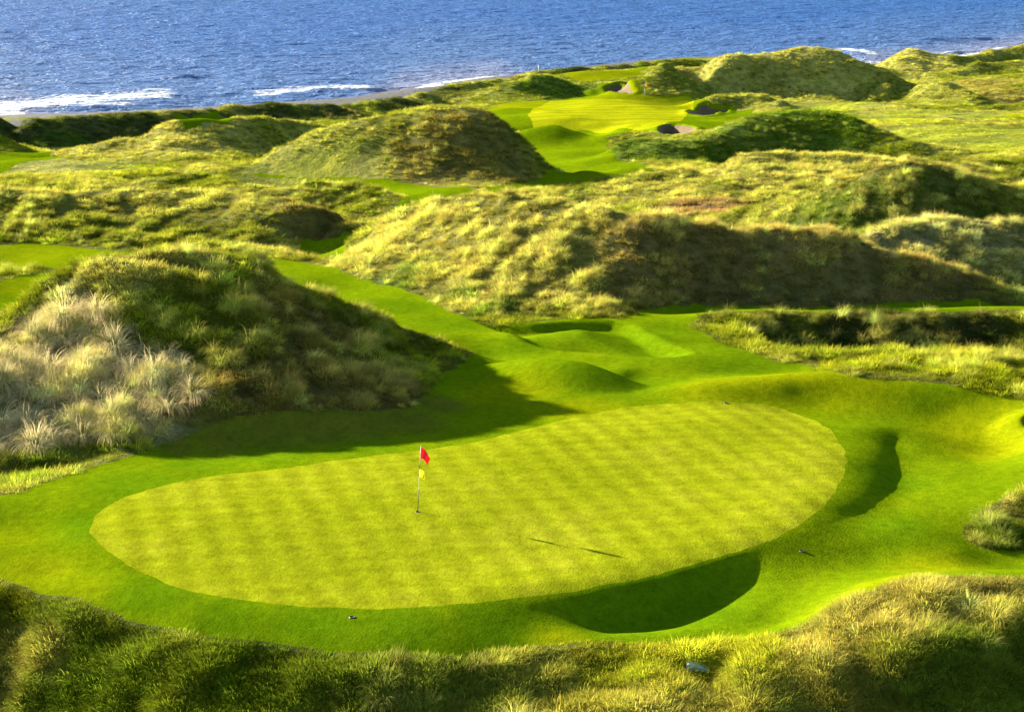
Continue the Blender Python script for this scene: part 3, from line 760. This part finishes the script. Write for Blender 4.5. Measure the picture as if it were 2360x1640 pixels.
def ground_piece(name, sel, mat):
    tr = TRI[sel]
    u, inv = np.unique(tr, return_inverse=True)
    inv = inv.reshape(-1, 3)
    at = ATT[u]
    me = bpy.data.meshes.new(name)
    me.vertices.add(len(u)); me.vertices.foreach_set('co', at[:, :3].astype(np.float32).ravel())
    n = len(inv)
    me.loops.add(3 * n); me.loops.foreach_set('vertex_index', inv.astype(np.int32).ravel())
    me.polygons.add(n); me.polygons.foreach_set('loop_start', np.arange(0, 3 * n, 3, dtype=np.int32))
    me.update(calc_edges=True)
    me.polygons.foreach_set('use_smooth', np.ones(n, bool))
    ca = me.color_attributes.new('tint', 'FLOAT_COLOR', 'POINT')
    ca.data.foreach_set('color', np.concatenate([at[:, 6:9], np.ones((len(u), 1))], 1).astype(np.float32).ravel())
    ca = me.color_attributes.new('sward', 'FLOAT_COLOR', 'POINT')
    ca.data.foreach_set('color', np.concatenate([at[:, 9:12], np.ones((len(u), 1))], 1).astype(np.float32).ravel())
    me.normals_split_custom_set_from_vertices(at[:, 3:6] / np.linalg.norm(at[:, 3:6], axis=1, keepdims=True))
    me.materials.append(mat)
    o = bpy.data.objects.new(name, me)
    COL.objects.link(o)
    return o

prop(ground_piece('putting_green', cls == 3, M_GREEN), 'large oval yellow-green putting green with checkered mowing marks', 'putting green', 'structure')
prop(ground_piece('putting_green', cls == 2, M_FARGREEN), 'bright far putting green below the far dune', 'putting green', 'structure')
prop(ground_piece('fairway', cls == 1, M_FAIR), 'short mown fairway turf winding between the dunes', 'fairway', 'structure')
prop(ground_piece('ground', cls == 1000, M_ROUGH), 'rough grassy ground between the dunes', 'ground', 'structure')
prop(ground_piece('beach', cls == 5, M_BEACH), 'narrow strip of dark wet shingle beach along the sea', 'beach', 'structure')
BLAB = ['round shaded bunker beside the far flag', 'long thin bunker at the right of the far green', 'near oval bunker with a pink sunlit end', 'small pot bunker at the right edge of the turf']
for i, pl in enumerate(P_BUNKERS):
    ca_, cb_ = pl.mean(0)
    selb = (cls == 4) & (np.abs(cen[:, 0] / cen[:, 1] - ca_) < .025) & (np.abs(np.log(cen[:, 1]) - cb_) < .12)
    oth = np.stack([np.hypot(cen[:, 0] / cen[:, 1] - p.mean(0)[0], (np.log(np.maximum(cen[:, 1], 1)) - p.mean(0)[1])) for p in P_BUNKERS], 1).argmin(1)
    selb &= (oth == i)
    if selb.any():
        prop(ground_piece('sand_bunker', selb, M_SAND), BLAB[i], 'bunker', 'structure')
for i, d in enumerate(DUNES):
    sel = cls == 100 + i
    if sel.any():
        prop(ground_piece('dune', sel, M_ROUGH), d[0], 'dune', 'structure')

# ------------------------------------------------------------------ the sea
def shore_Y(a):
    """distance at which the land dips under the water, per direction"""
    out = []
    for x in a:
        z = sample(HZ, np.full(len(gb), x), gb)
        k = np.where((z < 0.0) & (gb > math.log(230)))[0]
        out.append(math.exp(gb[k[0]]) if len(k) else 600)
    return np.array(out)
sa = np.linspace(-.42, .42, 421)
sh = shore_Y(np.clip(sa, -.395, .395))
sh = np.convolve(np.pad(sh, 6, 'edge'), np.ones(13) / 13, 'valid')
sb = np.concatenate([np.linspace(math.log(270), math.log(1300), 820), np.linspace(math.log(1310), math.log(14000), 80)])
SA, SB = np.meshgrid(sa, sb)
SY = np.exp(SB); SX = SA * SY
off = (SY - sh[None, :])                     # metres offshore along the line of sight
swell = np.zeros_like(SY)
# breaking rollers parallel to the shore, broken up along their length
foam = np.zeros_like(SY)
def roller(pts, wid, hgt, strength, seed):
    """a breaker surveyed along its crest: swell, and white water along and behind it"""
    global swell, foam
    q = [(sight(px, py)[0], CZ / sight(px, py)[1]) for px, py in pts]
    xa = np.array([p[0] for p in q]); ya = np.array([p[1] for p in q])
    yl = np.interp(SA, xa, ya) + 3.0 * fbm(SX / 22., SX * 0 + seed, seed, 2)
    ends = smooth(xa[0] - .004, xa[0] + .012, SA) * smooth(xa[-1] + .004, xa[-1] - .012, SA)
    u = (SY - yl) / wid
    swell += hgt * ends * np.exp(-((u + .9) / .8) ** 2)
    foam = np.maximum(foam, strength * ends * smooth(-1.2, -.7, u) * smooth(1.6, .2, u))
roller([(-260, 246), (-60, 238), (70, 232), (150, 226), (250, 218), (330, 213), (415, 209)], 19, .7, .62, 1)
roller([(-260, 258), (0, 249), (90, 247), (200, 243), (330, 238)], 5, .4, .6, 2)
roller([(540, 213), (620, 207), (700, 203), (800, 199), (870, 196)], 13, .7, .62, 3)
roller([(690, 208), (800, 204), (880, 200)], 3, .8, .35, 4)
roller([(360, 171), (420, 168), (470, 166)], 5, .6, .40, 5)
roller([(505, 164), (535, 161), (575, 160)], 5, .6, .50, 6)
roller([(1860, 110), (1900, 115), (1940, 120), (1985, 125)], 14, 1.0, 1.0, 7)
roller([(1900, 135), (1935, 139), (1985, 146)], 8, .8, .8, 8)
roller([(2095, 121), (2130, 119), (2175, 116)], 7, 1.0, .9, 9)
roller([(1940, 96), (2000, 93), (2060, 90), (2150, 86), (2230, 83)], 7, .9, .38, 10)
roller([(1110, 80), (1135, 77), (1160, 76)], 6, 1.0, .45, 12)
foam = np.maximum(foam, smooth(7, 0, off + 5 * fbm(SX / 18., SY / 18., 77, 2)) * .8)
swell += .55 * fbm(SX / 12., SY / 8., 90, 3) + .26 * fbm(SX / 5., SY / 3.4, 95, 2)
SZ = swell * smooth(3000, 700, SY)
sea_me = bpy.data.meshes.new('sea')
nsb, nsa = SA.shape
sv = np.stack([SX, SY, SZ], -1).reshape(-1, 3)
si = np.arange(nsa * nsb).reshape(nsb, nsa)
sq = np.stack([si[:-1, :-1].ravel(), si[:-1, 1:].ravel(), si[1:, 1:].ravel(), si[1:, :-1].ravel()], 1)
keepq = (off.ravel()[sq] > -60).any(1)
sq = sq[keepq]
sea_me.vertices.add(len(sv)); sea_me.vertices.foreach_set('co', sv.astype(np.float32).ravel())
sea_me.loops.add(4 * len(sq)); sea_me.loops.foreach_set('vertex_index', sq.astype(np.int32).ravel())
sea_me.polygons.add(len(sq)); sea_me.polygons.foreach_set('loop_start', np.arange(0, 4 * len(sq), 4, dtype=np.int32))
sea_me.update(calc_edges=True)
sea_me.polygons.foreach_set('use_smooth', np.ones(len(sq), bool))
fa = sea_me.attributes.new('foam', 'FLOAT', 'POINT')
fa.data.foreach_set('value', foam.astype(np.float32).ravel())
oa = sea_me.attributes.new('offshore', 'FLOAT', 'POINT')
oa.data.foreach_set('value', off.astype(np.float32).ravel())
m, nt, p = new_mat('sea_water')
t = NT(nt)
w1 = t.noise(t.pos(.16, .30, 1, .25), 1.0, 4, .6, .4)
w2 = t.noise(t.pos(.55, .95, 1, -.2), 1.0, 3, .6, .3)
hgt = t.math('ADD', t.math('MULTIPLY', w1, 1.0), t.math('MULTIPLY', w2, .35))
t.link(t.bump(hgt, 1.0, 3.8), p.inputs['Normal'])
offs = t.attr('offshore').outputs['Fac']
deepf = t.ramp(t.math('DIVIDE', offs, 320.0), [(0.0, (.19, .21, .33)), (.25, (.055, .13, .31)), (1.0, (.020, .098, .31))])
fo = t.attr('foam').outputs['Fac']
fn = t.noise(t.pos(.5, .8, 1), 1.0, 6, .78)
fmask = t.ramp(t.math('MULTIPLY', fo, t.math('ADD', 1.0, t.math('MULTIPLY', t.math('SUBTRACT', fn, .5), 3.2))), [(.40, 0.0), (.80, 1.0)])
t.link(t.mix(fmask, deepf, (.82, .84, .86)), p.inputs['Base Color'])
t.link(t.ramp(fmask, [(0.0, .55), (1.0, .9)]), p.inputs['Roughness'])
p.inputs['IOR'].default_value = 1.33
p.inputs['Specular IOR Level'].default_value = .22
sea_me.materials.append(m)
sea = bpy.data.objects.new('sea', sea_me)
COL.objects.link(sea)
prop(sea, 'blue rippled sea with white surf along the shore', 'sea', 'structure')

# ------------------------------------------------------------------ grass tufts
def tuft_mesh(name, n, length, spread, lean, droop, width, segs, seed, clump=1.0):
    r = random.Random(seed)
    vs_, fs_, hs = [], [], []
    for i in range(n):
        th = r.uniform(0, 2 * math.pi)
        rad = spread * math.sqrt(r.random())
        bx, by = rad * math.cos(th), rad * math.sin(th)
        az = th + r.gauss(0, .5)
        L = length * r.uniform(.6, 1.15)
        el = math.radians(90) - abs(r.gauss(lean, lean * .5)) - .5 * rad / max(spread, 1e-3) * lean
        # wind bends the blade towards +x
        dx, dy, dz = math.cos(az) * math.cos(el), math.sin(az) * math.cos(el), math.sin(el)
        x, y, z = bx, by, -.05
        wdt = width * r.uniform(.7, 1.3)
        sx, sy = -math.sin(az + .6), math.cos(az + .6)
        b0 = len(vs_)
        dr = droop * r.uniform(.5, 1.5)
        for k in range(segs + 1):
            u = k / segs
            w = wdt * (1 - u) ** .7
            if k < segs:
                vs_ += [(x - sx * w / 2, y - sy * w / 2, z), (x + sx * w / 2, y + sy * w / 2, z)]; hs += [u, u]
            else:
                vs_.append((x, y, z)); hs.append(1.0)
            st = L / segs
            x += dx * st; y += dy * st; z += dz * st
            dz -= dr * (u + .25) * 2.2 / segs
            dx += .45 * droop * (u + .3) / segs
            ln = math.sqrt(dx * dx + dy * dy + dz * dz); dx /= ln; dy /= ln; dz /= ln
        for k in range(segs - 1):
            a = b0 + 2 * k
            fs_.append((a, a + 1, a + 3, a + 2))
        fs_.append((b0 + 2 * segs - 2, b0 + 2 * segs - 1, b0 + 2 * segs))
    me = bpy.data.meshes.new(name)
    me.from_pydata(vs_, [], fs_)
    at = me.attributes.new('along', 'FLOAT', 'POINT')
    at.data.foreach_set('value', np.array(hs, np.float32))
    for pl in me.polygons: pl.use_smooth = True
    return me

def grass_material(name, instanced=True):
    m = bpy.data.materials.new(name)
    m.use_nodes = True
    nt = m.node_tree
    nt.nodes.clear()
    t = NT(nt)
    out = t.node('ShaderNodeOutputMaterial')
    al = t.attr('along').outputs['Fac']
    c = t.attr('tint', 'INSTANCER' if instanced else 'OBJECT').outputs['Color']
    # green sheath at the foot, seeding dry tips
    root = t.mix(1.0, c, (.62, .78, .55), 'MULTIPLY')
    tip = t.mix(1.0, c, (1.35, 1.22, 1.25), 'MULTIPLY')
    col = t.mix(t.ramp(al, [(.15, 0.0), (.9, 1.0)]), root, tip)
    d = t.node('ShaderNodeBsdfDiffuse'); tr = t.node('ShaderNodeBsdfTranslucent'); mx = t.node('ShaderNodeMixShader')
    t.link(col, d.inputs['Color']); t.link(col, tr.inputs['Color'])
    mx.inputs[0].default_value = .45
    t.link(d.outputs[0], mx.inputs[1]); t.link(tr.outputs[0], mx.inputs[2])
    t.link(mx.outputs[0], out.inputs[0])
    return m
M_GRASS = grass_material('marram_blades')

TUFTS = [tuft_mesh('marram_tuft', 170, 1.05, .16, .42, 2.0, .017, 5, 1), tuft_mesh('marram_tuft', 160, .95, .22, .5, 2.3, .018, 5, 2),
         tuft_mesh('marram_tuft', 150, .8, .2, .4, 1.5, .017, 4, 3),
         tuft_mesh('meadow_tuft', 120, .34, .30, .6, 1.2, .016, 3, 4), tuft_mesh('meadow_tuft', 120, .28, .34, .75, 1.5, .018, 3, 5)]
tuft_obs = []
for me in TUFTS:
    me.materials.append(M_GRASS)
    tuft_obs.append(bpy.data.objects.new(me.name, me))      # source of the scattered blades only; not placed in the scene itself

def scatter_tree(name):
    ng = bpy.data.node_groups.new(name, 'GeometryNodeTree')
    ng.interface.new_socket('Geometry', in_out='INPUT', socket_type='NodeSocketGeometry')
    ng.interface.new_socket('Geometry', in_out='OUTPUT', socket_type='NodeSocketGeometry')
    gi = ng.nodes.new('NodeGroupInput'); go = ng.nodes.new('NodeGroupOutput')
    join = ng.nodes.new('GeometryNodeGeometryToInstance')
    for o in reversed(tuft_obs):
        oi = ng.nodes.new('GeometryNodeObjectInfo')
        oi.inputs['Object'].default_value = o
        ng.links.new(oi.outputs['Geometry'], join.inputs[0])
    iop = ng.nodes.new('GeometryNodeInstanceOnPoints')
    iop.inputs['Pick Instance'].default_value = True
    def named(nm, typ):
        n = ng.nodes.new('GeometryNodeInputNamedAttribute'); n.data_type = typ; n.inputs['Name'].default_value = nm
        return n.outputs[0]
    ng.links.new(gi.outputs[0], iop.inputs['Points'])
    ng.links.new(join.outputs[0], iop.inputs['Instance'])
    ng.links.new(named('variant', 'INT'), iop.inputs['Instance Index'])
    rot = ng.nodes.new('FunctionNodeEulerToRotation')
    ng.links.new(named('turn', 'FLOAT_VECTOR'), rot.inputs[0])
    ng.links.new(rot.outputs[0], iop.inputs['Rotation'])
    ng.links.new(named('size', 'FLOAT_VECTOR'), iop.inputs['Scale'])
    ng.links.new(iop.outputs[0], go.inputs[0])
    return ng
NG = scatter_tree('scatter_grass')

def terrain_at(X, Y):
    a = X / Y; b = np.log(Y)
    return sample(HZ, a, b)

# candidate points over the land
def candidates(y0, y1, rho0, power, arange=.31):
    ys = np.linspace(y0, y1, 400)
    rho = rho0 * (60 / ys) ** power
    w = rho * 2 * arange * ys
    n = int(np.trapezoid(w, ys) if hasattr(np, 'trapezoid') else np.trapz(w, ys))
    cdf = np.cumsum(w); cdf /= cdf[-1]
    Y = np.interp(rng.random(n), cdf, ys)
    a = rng.uniform(-arange, arange, n)
    return a, Y

a, Y = candidates(41, 500, 19.0, 1.25)
a2, Y2 = candidates(41, 60, 20.0, 1.0)
a = np.concatenate([a, a2]); Y = np.concatenate([Y, Y2])
b = np.log(Y); X = a * Y
sturf = sample(S_TURF, a, b) * Y; sbk = sample(S_BUNK, a, b) * Y; sgr = sample(S_GREEN, a, b) * Y
Z = sample(HZ, a, b)
ok = (sturf > .03) & (sbk > .5) & (Z > 2.4)
a, b, X, Y, Z, sturf = a[ok], b[ok], X[ok], Y[ok], Z[ok], sturf[ok]
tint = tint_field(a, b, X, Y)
clump = clumpiness(X, Y); patch = fbm(X / 7., Y / 8., 67, 2)
# marram stands in clumps; finer meadow grass between
lush = np.zeros(len(a))
for za, zb, r, s in [(*hit(150, 880), .085, 1.0), (*hit(1100, 540), .16, .75), (*hit(1500, 600), .13, .7), (*hit(1900, 600), .16, .8), (*hit(2050, 450), .12, .9), (*hit(600, 800), .1, .35), (*hit(2100, 1380), .09, .3), (*hit(2050, 750), .06, 1.0), (*hit(1800, 150), .1, .8)]:
    lush = np.maximum(lush, s * smooth(1.0, .3, np.sqrt((a - za) ** 2 + (b - zb) ** 2) / r))
lush = np.maximum(lush, .45 * smooth(.0, .4, patch)) * (.15 + .85 * smooth(54, 64, Y))
is_mar = rng.random(len(a)) < np.clip(lush * (.30 + .55 * clump), 0, .5) * smooth(520, 120, Y)
edge = np.maximum(smooth(-.25, .6, sturf), smooth(-.01, .02, a) * smooth(88, 92, Y) * smooth(102, 100, Y))
short = np.ones(len(a))
for za, zb, r in [(*hit(2050, 260), .07), (*hit(2150, 300), .08), (*hit(2270, 320), .07), (*hit(1900, 235), .05), (*hit(700, 395), .05), (*hit(900, 430), .04), (*hit(100, 375), .06)]:
    short = np.minimum(short, .35 + .65 * smooth(.5, 1.0, np.sqrt((a - za) ** 2 + (b - zb) ** 2) / r))
variant = np.where(is_mar, rng.integers(0, 3, len(a)), rng.integers(3, 5, len(a)))
size = rng.uniform(.6, 1.15, len(a)) * np.where(is_mar, .66, 1 + .25 * np.log(np.maximum(Y, 60) / 60)) * (.4 + .6 * edge) * short
cw = (1 - .55 * smooth(110, 260, Y)) * (.45 + .55 * smooth(54, 62, Y))
size *= 1 + (-.28 + .5 * smooth(-.3, .35, clump)) * cw
# sweep of the blades: down the slope, with the wind
ha = (sample(HZ, a + .004, b) - sample(HZ, a - .004, b)) / (.008 * Y); hb = (sample(HZ, a, b + .004) - sample(HZ, a, b - .004)) / (.008 * Y)
down = np.arctan2(-(hb - a * ha), -ha)
steep = np.hypot(ha, hb)
wind = -.35 + rng.normal(0, .7, len(a))
cx = np.cos(wind) + 2.2 * steep * np.cos(down); cy = np.sin(wind) + 2.2 * steep * np.sin(down)
yaw = np.arctan2(cy, cx)
jit = np.exp(rng.normal(0, .36, (len(a), 1))) * (1 + rng.normal(0, .05, (len(a), 3)))
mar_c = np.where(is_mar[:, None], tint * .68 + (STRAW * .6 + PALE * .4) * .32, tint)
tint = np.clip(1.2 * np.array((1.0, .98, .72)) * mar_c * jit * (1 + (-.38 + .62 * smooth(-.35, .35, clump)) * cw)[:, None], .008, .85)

def grass_object(name, sel, label):
    n = int(sel.sum())
    me = bpy.data.meshes.new(name)
    me.vertices.add(n)
    me.vertices.foreach_set('co', np.stack([X[sel], Y[sel], Z[sel] - .02], 1).astype(np.float32).ravel())
    def att(nm, typ, arr, key):
        at = me.attributes.new(nm, typ, 'POINT'); at.data.foreach_set(key, arr.ravel())
    att('variant', 'INT', variant[sel].astype(np.int32), 'value')
    att('turn', 'FLOAT_VECTOR', np.stack([np.zeros(n), np.clip(.35 * steep[sel], 0, .3), yaw[sel]], 1).astype(np.float32), 'vector')
    s = size[sel]
    att('size', 'FLOAT_VECTOR', np.stack([s, s, s * rng.uniform(.8, 1.2, n)], 1).astype(np.float32), 'vector')
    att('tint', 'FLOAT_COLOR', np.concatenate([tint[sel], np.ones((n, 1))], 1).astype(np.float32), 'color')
    me.update()
    o = bpy.data.objects.new(name, me)
    COL.objects.link(o)
    md = o.modifiers.new('scatter', 'NODES'); md.node_group = NG
    prop(o, label, 'grass', 'stuff')
    return o
zone_of = np.full(len(a), -1)
for i, pl in enumerate(DUNE_POLY):
    zone_of[sdf_ab(pl, a, b) < 0] = i
GRASS_LAB = ['tussocky marram grass over the large near dune on the left', 'pale straw marram grass over the long middle ridge', 'grass over the dark crested dune on the right', 'pale grass on the hump at the right edge', 'sunlit grass on the low dune below the dark mound',
             'dark grass on the mound below the far bunkers', 'pale grass on the tallest far dune', 'grass on the far dunes in the top right corner', 'green grass on the bank below the far tee', 'olive grass on the round dune in the middle distance',
             'grass on the pale dune by the coastal bank', 'rough grass on the left hillock with the dark wedge', 'straw-tipped grass on the bottom right mound', 'dark scrubby grass on the shore bank']
for i in range(len(DUNES)):
    if (zone_of == i).any():
        grass_object('dune_grass', zone_of == i, GRASS_LAB[i])
rest = zone_of == -1
grass_object('rough_grass', rest & (Y < 58) & (a < .03), 'long hanging grass on the slope below the putting green in the foreground')
grass_object('rough_grass', rest & ((Y >= 58) | (a >= .03)), 'rough grass on the low ground between the dunes')
print('tufts', len(a), 'ctrl', N, 'tris', len(TRI))

# ------------------------------------------------------------------ things: flagsticks, sprinkler heads, small cover, post
def simple_mat(name, col, rough=.6, spec=.3, trans=0):
    m, nt, p = new_mat(name)
    t = NT(nt)
    n = t.noise(None, 40, 2, .5)
    t.link(t.mix(.25, col, t.ramp(n, [(.3, tuple(c * .75 for c in col)), (.7, col)])), p.inputs['Base Color'])
    p.inputs['Roughness'].default_value = rough
    p.inputs['Specular IOR Level'].default_value = spec
    return m
def cloth_mat(name, col):
    m = bpy.data.materials.new(name)
    m.use_nodes = True
    m.node_tree.nodes.clear()
    t = NT(m.node_tree)
    out = t.node('ShaderNodeOutputMaterial')
    c = t.mix(.2, col, t.ramp(t.noise(None, 30, 2, .5), [(.3, tuple(x * .7 for x in col)), (.7, col)]))
    d = t.node('ShaderNodeBsdfDiffuse'); tr = t.node('ShaderNodeBsdfTranslucent'); mx = t.node('ShaderNodeMixShader')
    t.link(c, d.inputs['Color']); t.link(c, tr.inputs['Color'])
    mx.inputs[0].default_value = .5
    t.link(d.outputs[0], mx.inputs[1]); t.link(tr.outputs[0], mx.inputs[2]); t.link(mx.outputs[0], out.inputs[0])
    return m
M_RED = cloth_mat('red_flag_cloth', (.80, .06, .08))
M_YEL = cloth_mat('yellow_flag_cloth', (.90, .84, .10))
M_ORANGE = cloth_mat('orange_flag_cloth', (.85, .42, .08))
M_WHITE = simple_mat('white_painted_pole', (.80, .79, .62), .45)
M_BLACK = simple_mat('dark_painted_pole', (.035, .04, .02), .5)
M_BLUE = simple_mat('pale_blue_plastic', (.28, .38, .33), .45)
M_DKGREEN = simple_mat('dark_plastic', (.02, .022, .015), .5)

def mesh_obj(name, vs_, fs_, mat, parent=None, smooth_=True):
    me = bpy.data.meshes.new(name)
    me.from_pydata(vs_, [], fs_)
    me.materials.append(mat)
    for pl in me.polygons: pl.use_smooth = smooth_
    o = bpy.data.objects.new(name, me)
    COL.objects.link(o)
    if parent: o.parent = parent
    return o
def tube(z0, z1, r0, r1, n=10):
    vs_, fs_ = [], []
    for z, r in ((z0, r0), (z1, r1)):
        for k in range(n):
            an = 2 * math.pi * k / n
            vs_.append((r * math.cos(an), r * math.sin(an), z))
    for k in range(n):
        fs_.append((k, (k + 1) % n, n + (k + 1) % n, n + k))
    fs_.append(tuple(range(n - 1, -1, -1))); fs_.append(tuple(range(n, 2 * n)))
    return vs_, fs_
def cloth(z_top, h, w, fold, seed, nx=9, nz=9, sag=.35, thick=.0):
    """a flag hanging half slack from its pole: folds, sag and thickness"""
    r = random.Random(seed)
    front = []
    ph = r.uniform(0, 6)
    for j in range(nz + 1):
        v = j / nz
        for i in range(nx + 1):
            u = i / nx
            x = .012 + w * u * (1 - .28 * v * u)
            z = z_top - h * v * (1 - .25 * u) - sag * h * u * u * (1.1 - .1 * v) - .05 * u
            y = fold * math.sin(ph + 7 * u + 1.6 * v) * u ** .7
            front.append((x, y, z))
    thick = max(thick, .003)
    vs_ = front + [(x, y + thick, z) for x, y, z in front]
    n = len(front); W = nx + 1
    fs_ = []
    for j in range(nz):
        for i in range(nx):
            q = (j * W + i, j * W + i + 1, (j + 1) * W + i + 1, (j + 1) * W + i)
            fs_.append(q); fs_.append(tuple(n + k for k in reversed(q)))
    rim = [i for i in range(W)] + [j * W + nx for j in range(1, nz + 1)] + [nz * W + i for i in range(nx - 1, -1, -1)] + [j * W for j in range(nz - 1, 0, -1)]
    for k in range(len(rim)):
        a_, b_ = rim[k], rim[(k + 1) % len(rim)]
        fs_.append((b_, a_, n + a_, n + b_))
    return vs_, fs_
def ground_at(px, py):
    a_, b_ = hit2(px, py)
    Y_ = math.exp(b_)
    return Vector((a_ * Y_, Y_, float(sample(HZ, a_, b_))))
def hit2(px, py):
    a_, t_ = sight(px, py)
    below = (CZ - t_ * _HY) < sample(HZ, np.full(len(_HB), a_), _HB)
    k = int(np.argmax(below))
    return a_, float(_HB[k])

def flagstick(loc, H, label, far=False):
    e = bpy.data.objects.new('flagstick', None)
    e.location = loc
    COL.objects.link(e)
    e.rotation_euler = (math.radians(0.5), math.radians(3.2), 0)
    prop(e, label, 'flagstick')
    R = .0095 if not far else .02
    for nm, z0, z1, mt in (('pole_foot', -.1, .34 * H, M_BLACK), ('pole', .34 * H, .66 * H, M_WHITE), ('pole_band', .66 * H, .74 * H, M_BLACK), ('pole_top', .74 * H, 1.0 * H, M_WHITE)):
        rr = R * (1.25 if nm == 'pole_foot' else 1.0)
        mesh_obj(nm, *tube(z0, z1, rr, rr * .95), mt, e)
    kn = mesh_obj('knob', *tube(H, H + .03, R * 1.3, R * .6), M_WHITE if not far else M_ORANGE, e)
    if not far:
        mesh_obj('red_flag', *cloth(H * .985, .36, .30, .05, 2, sag=.75), M_RED, e)
        mesh_obj('yellow_pennant', *cloth(H * .655, .27, .20, .03, 5, sag=.35), M_YEL, e)
    else:
        mesh_obj('orange_flag', *cloth(H * .985, .42, .34, .05, 3, sag=.4), M_ORANGE, e)
    return e
gp = ground_at(937, 1147)
dist = math.hypot(gp.y, CZ - gp.z)
FLAG_H = 2.13
flagstick(gp, FLAG_H, 'flagstick with a red flag and small yellow pennant on the near green')
def disc(r, n=16, h=.02, r_in=0):
    vs_, fs_ = [], []
    for z, rr in ((-.06, r), (h, r), (h, r * .8), (h - .01, r * .75)):
        for k in range(n):
            an = 2 * math.pi * k / n
            vs_.append((rr * math.cos(an), rr * math.sin(an), z))
    for j in range(3):
        for k in range(n):
            fs_.append((j * n + k, j * n + (k + 1) % n, (j + 1) * n + (k + 1) % n, (j + 1) * n + k))
    fs_.append(tuple(3 * n + k for k in range(n)))
    return vs_, fs_
hole = mesh_obj('golf_hole', *disc(.075, h=.012), M_DKGREEN)
hole.location = gp
prop(hole, 'small dark hole with rim at the foot of the near flagstick', 'golf hole')
fg = ground_at(1445, 219.5)
flagstick(fg, 2.2, 'tiny distant flagstick with an orange flag on the far green', far=True)
for (px, py, lab, r) in ((790, 1384, 'dark sprinkler head in the mown collar below the putting green', .085), (1629, 904, 'dark sprinkler head on the back edge of the putting green', .085), (1799, 1235, 'dark sprinkler head in the shaded hollow right of the green', .08)):
    o = mesh_obj('sprinkler_head', *disc(r, h=.02), M_DKGREEN)
    o.location = ground_at(px, py)
    prop(o, lab, 'sprinkler')
# pale blue cover half sunk in the foreground rough
def cover():
    prof = [(-.40, .00), (-.40, .20), (-.33, .25), (.05, .17), (.38, .06), (.40, .0)]
    vs_, fs_ = [], []
    ys = (-.2, -.17, .17, .2)
    for y in ys:
        s = .94 if abs(y) == .2 else 1
        for x, z in prof: vs_.append((x * s, y, z * s - .03))
    n = len(prof)
    for j in range(3):
        for k in range(n - 1):
            fs_.append((j * n + k, j * n + k + 1, (j + 1) * n + k + 1, (j + 1) * n + k))
    fs_.append(tuple(range(n - 1, -1, -1))); fs_.append(tuple(3 * n + k for k in range(n)))
    return vs_, fs_
cv = mesh_obj('plastic_cover', *cover(), M_BLUE, smooth_=False)
cv.location = ground_at(1566, 1503) + Vector((0, 0, .05))
cv.rotation_euler = (0, .05, -.15)
cv.scale = (.75, .75, .7)
prop(cv, 'small pale blue plastic cover lying in the foreground rough', 'cover')
pw = ground_at(1208, 163)
post = mesh_obj('marker_post', *tube(-.3, 1.3, .07, .07), M_WHITE)
post.location = pw + Vector((0, 0, .2))
prop(post, 'thin white marker post on the far bank against the sea', 'post')

# the big drooping tussocks one can tell apart on the lower left of the near dune
tus_mats = []
for k, f in enumerate((.80, .95, 1.1)):
    mt = grass_material('tussock_blades', instanced=False)
    for n in mt.node_tree.nodes:
        if n.type == 'ATTRIBUTE' and n.attribute_name == 'tint':
            rgb = mt.node_tree.nodes.new('ShaderNodeRGB')
            c_ = PALE * f
            rgb.outputs[0].default_value = (c_[0], c_[1] * (1.0 - .02 * k), c_[2], 1)
            for l in list(n.outputs['Color'].links):
                mt.node_tree.links.new(rgb.outputs[0], l.to_socket)
    tus_mats.append(mt)
tus_mesh = []
for k in range(3):
    me = tuft_mesh('marram_tussock', 330, 1.25, .30, .34, 2.5, .020, 6, 40 + k)
    me.materials.append(tus_mats[k])
    tus_mesh.append(me)
P_TUS = region([(-20, 1020), (120, 1000), (260, 985), (400, 940), (440, 880), (420, 820), (330, 800), (260, 740), (190, 690), (110, 720), (40, 780), (0, 830), (-40, 900)], 3)
placed = []
tries = 0
while len(placed) < 72 and tries < 6000:
    tries += 1
    ta = random.uniform(P_TUS[:, 0].min(), P_TUS[:, 0].max()); tb = random.uniform(P_TUS[:, 1].min(), P_TUS[:, 1].max())
    if sdf_ab(P_TUS, np.array([ta]), np.array([tb]))[0] > 0: continue
    ty = math.exp(tb); tx = ta * ty
    if any((tx - x) ** 2 + (ty - y) ** 2 < .95 ** 2 for x, y in placed): continue
    placed.append((tx, ty))
    o = bpy.data.objects.new('marram_tussock', tus_mesh[random.randrange(3)])
    o.location = (tx, ty, float(sample(HZ, ta, tb)) - .05)
    hx = float(sample(HZ, ta + .004, tb) - sample(HZ, ta - .004, tb)) / (.008 * ty)
    o.rotation_euler = (random.uniform(-.1, .1), random.uniform(.05, .3), -.5 + random.gauss(0, .6))
    sc = random.uniform(.65, 1.15)
    o.scale = (sc, sc, sc * random.uniform(.8, 1.05))
    COL.objects.link(o)
    prop(o, 'pale drooping marram tussock on the lower left flank of the large near dune', 'tussock', None, 'pale marram tussocks on the near dune')
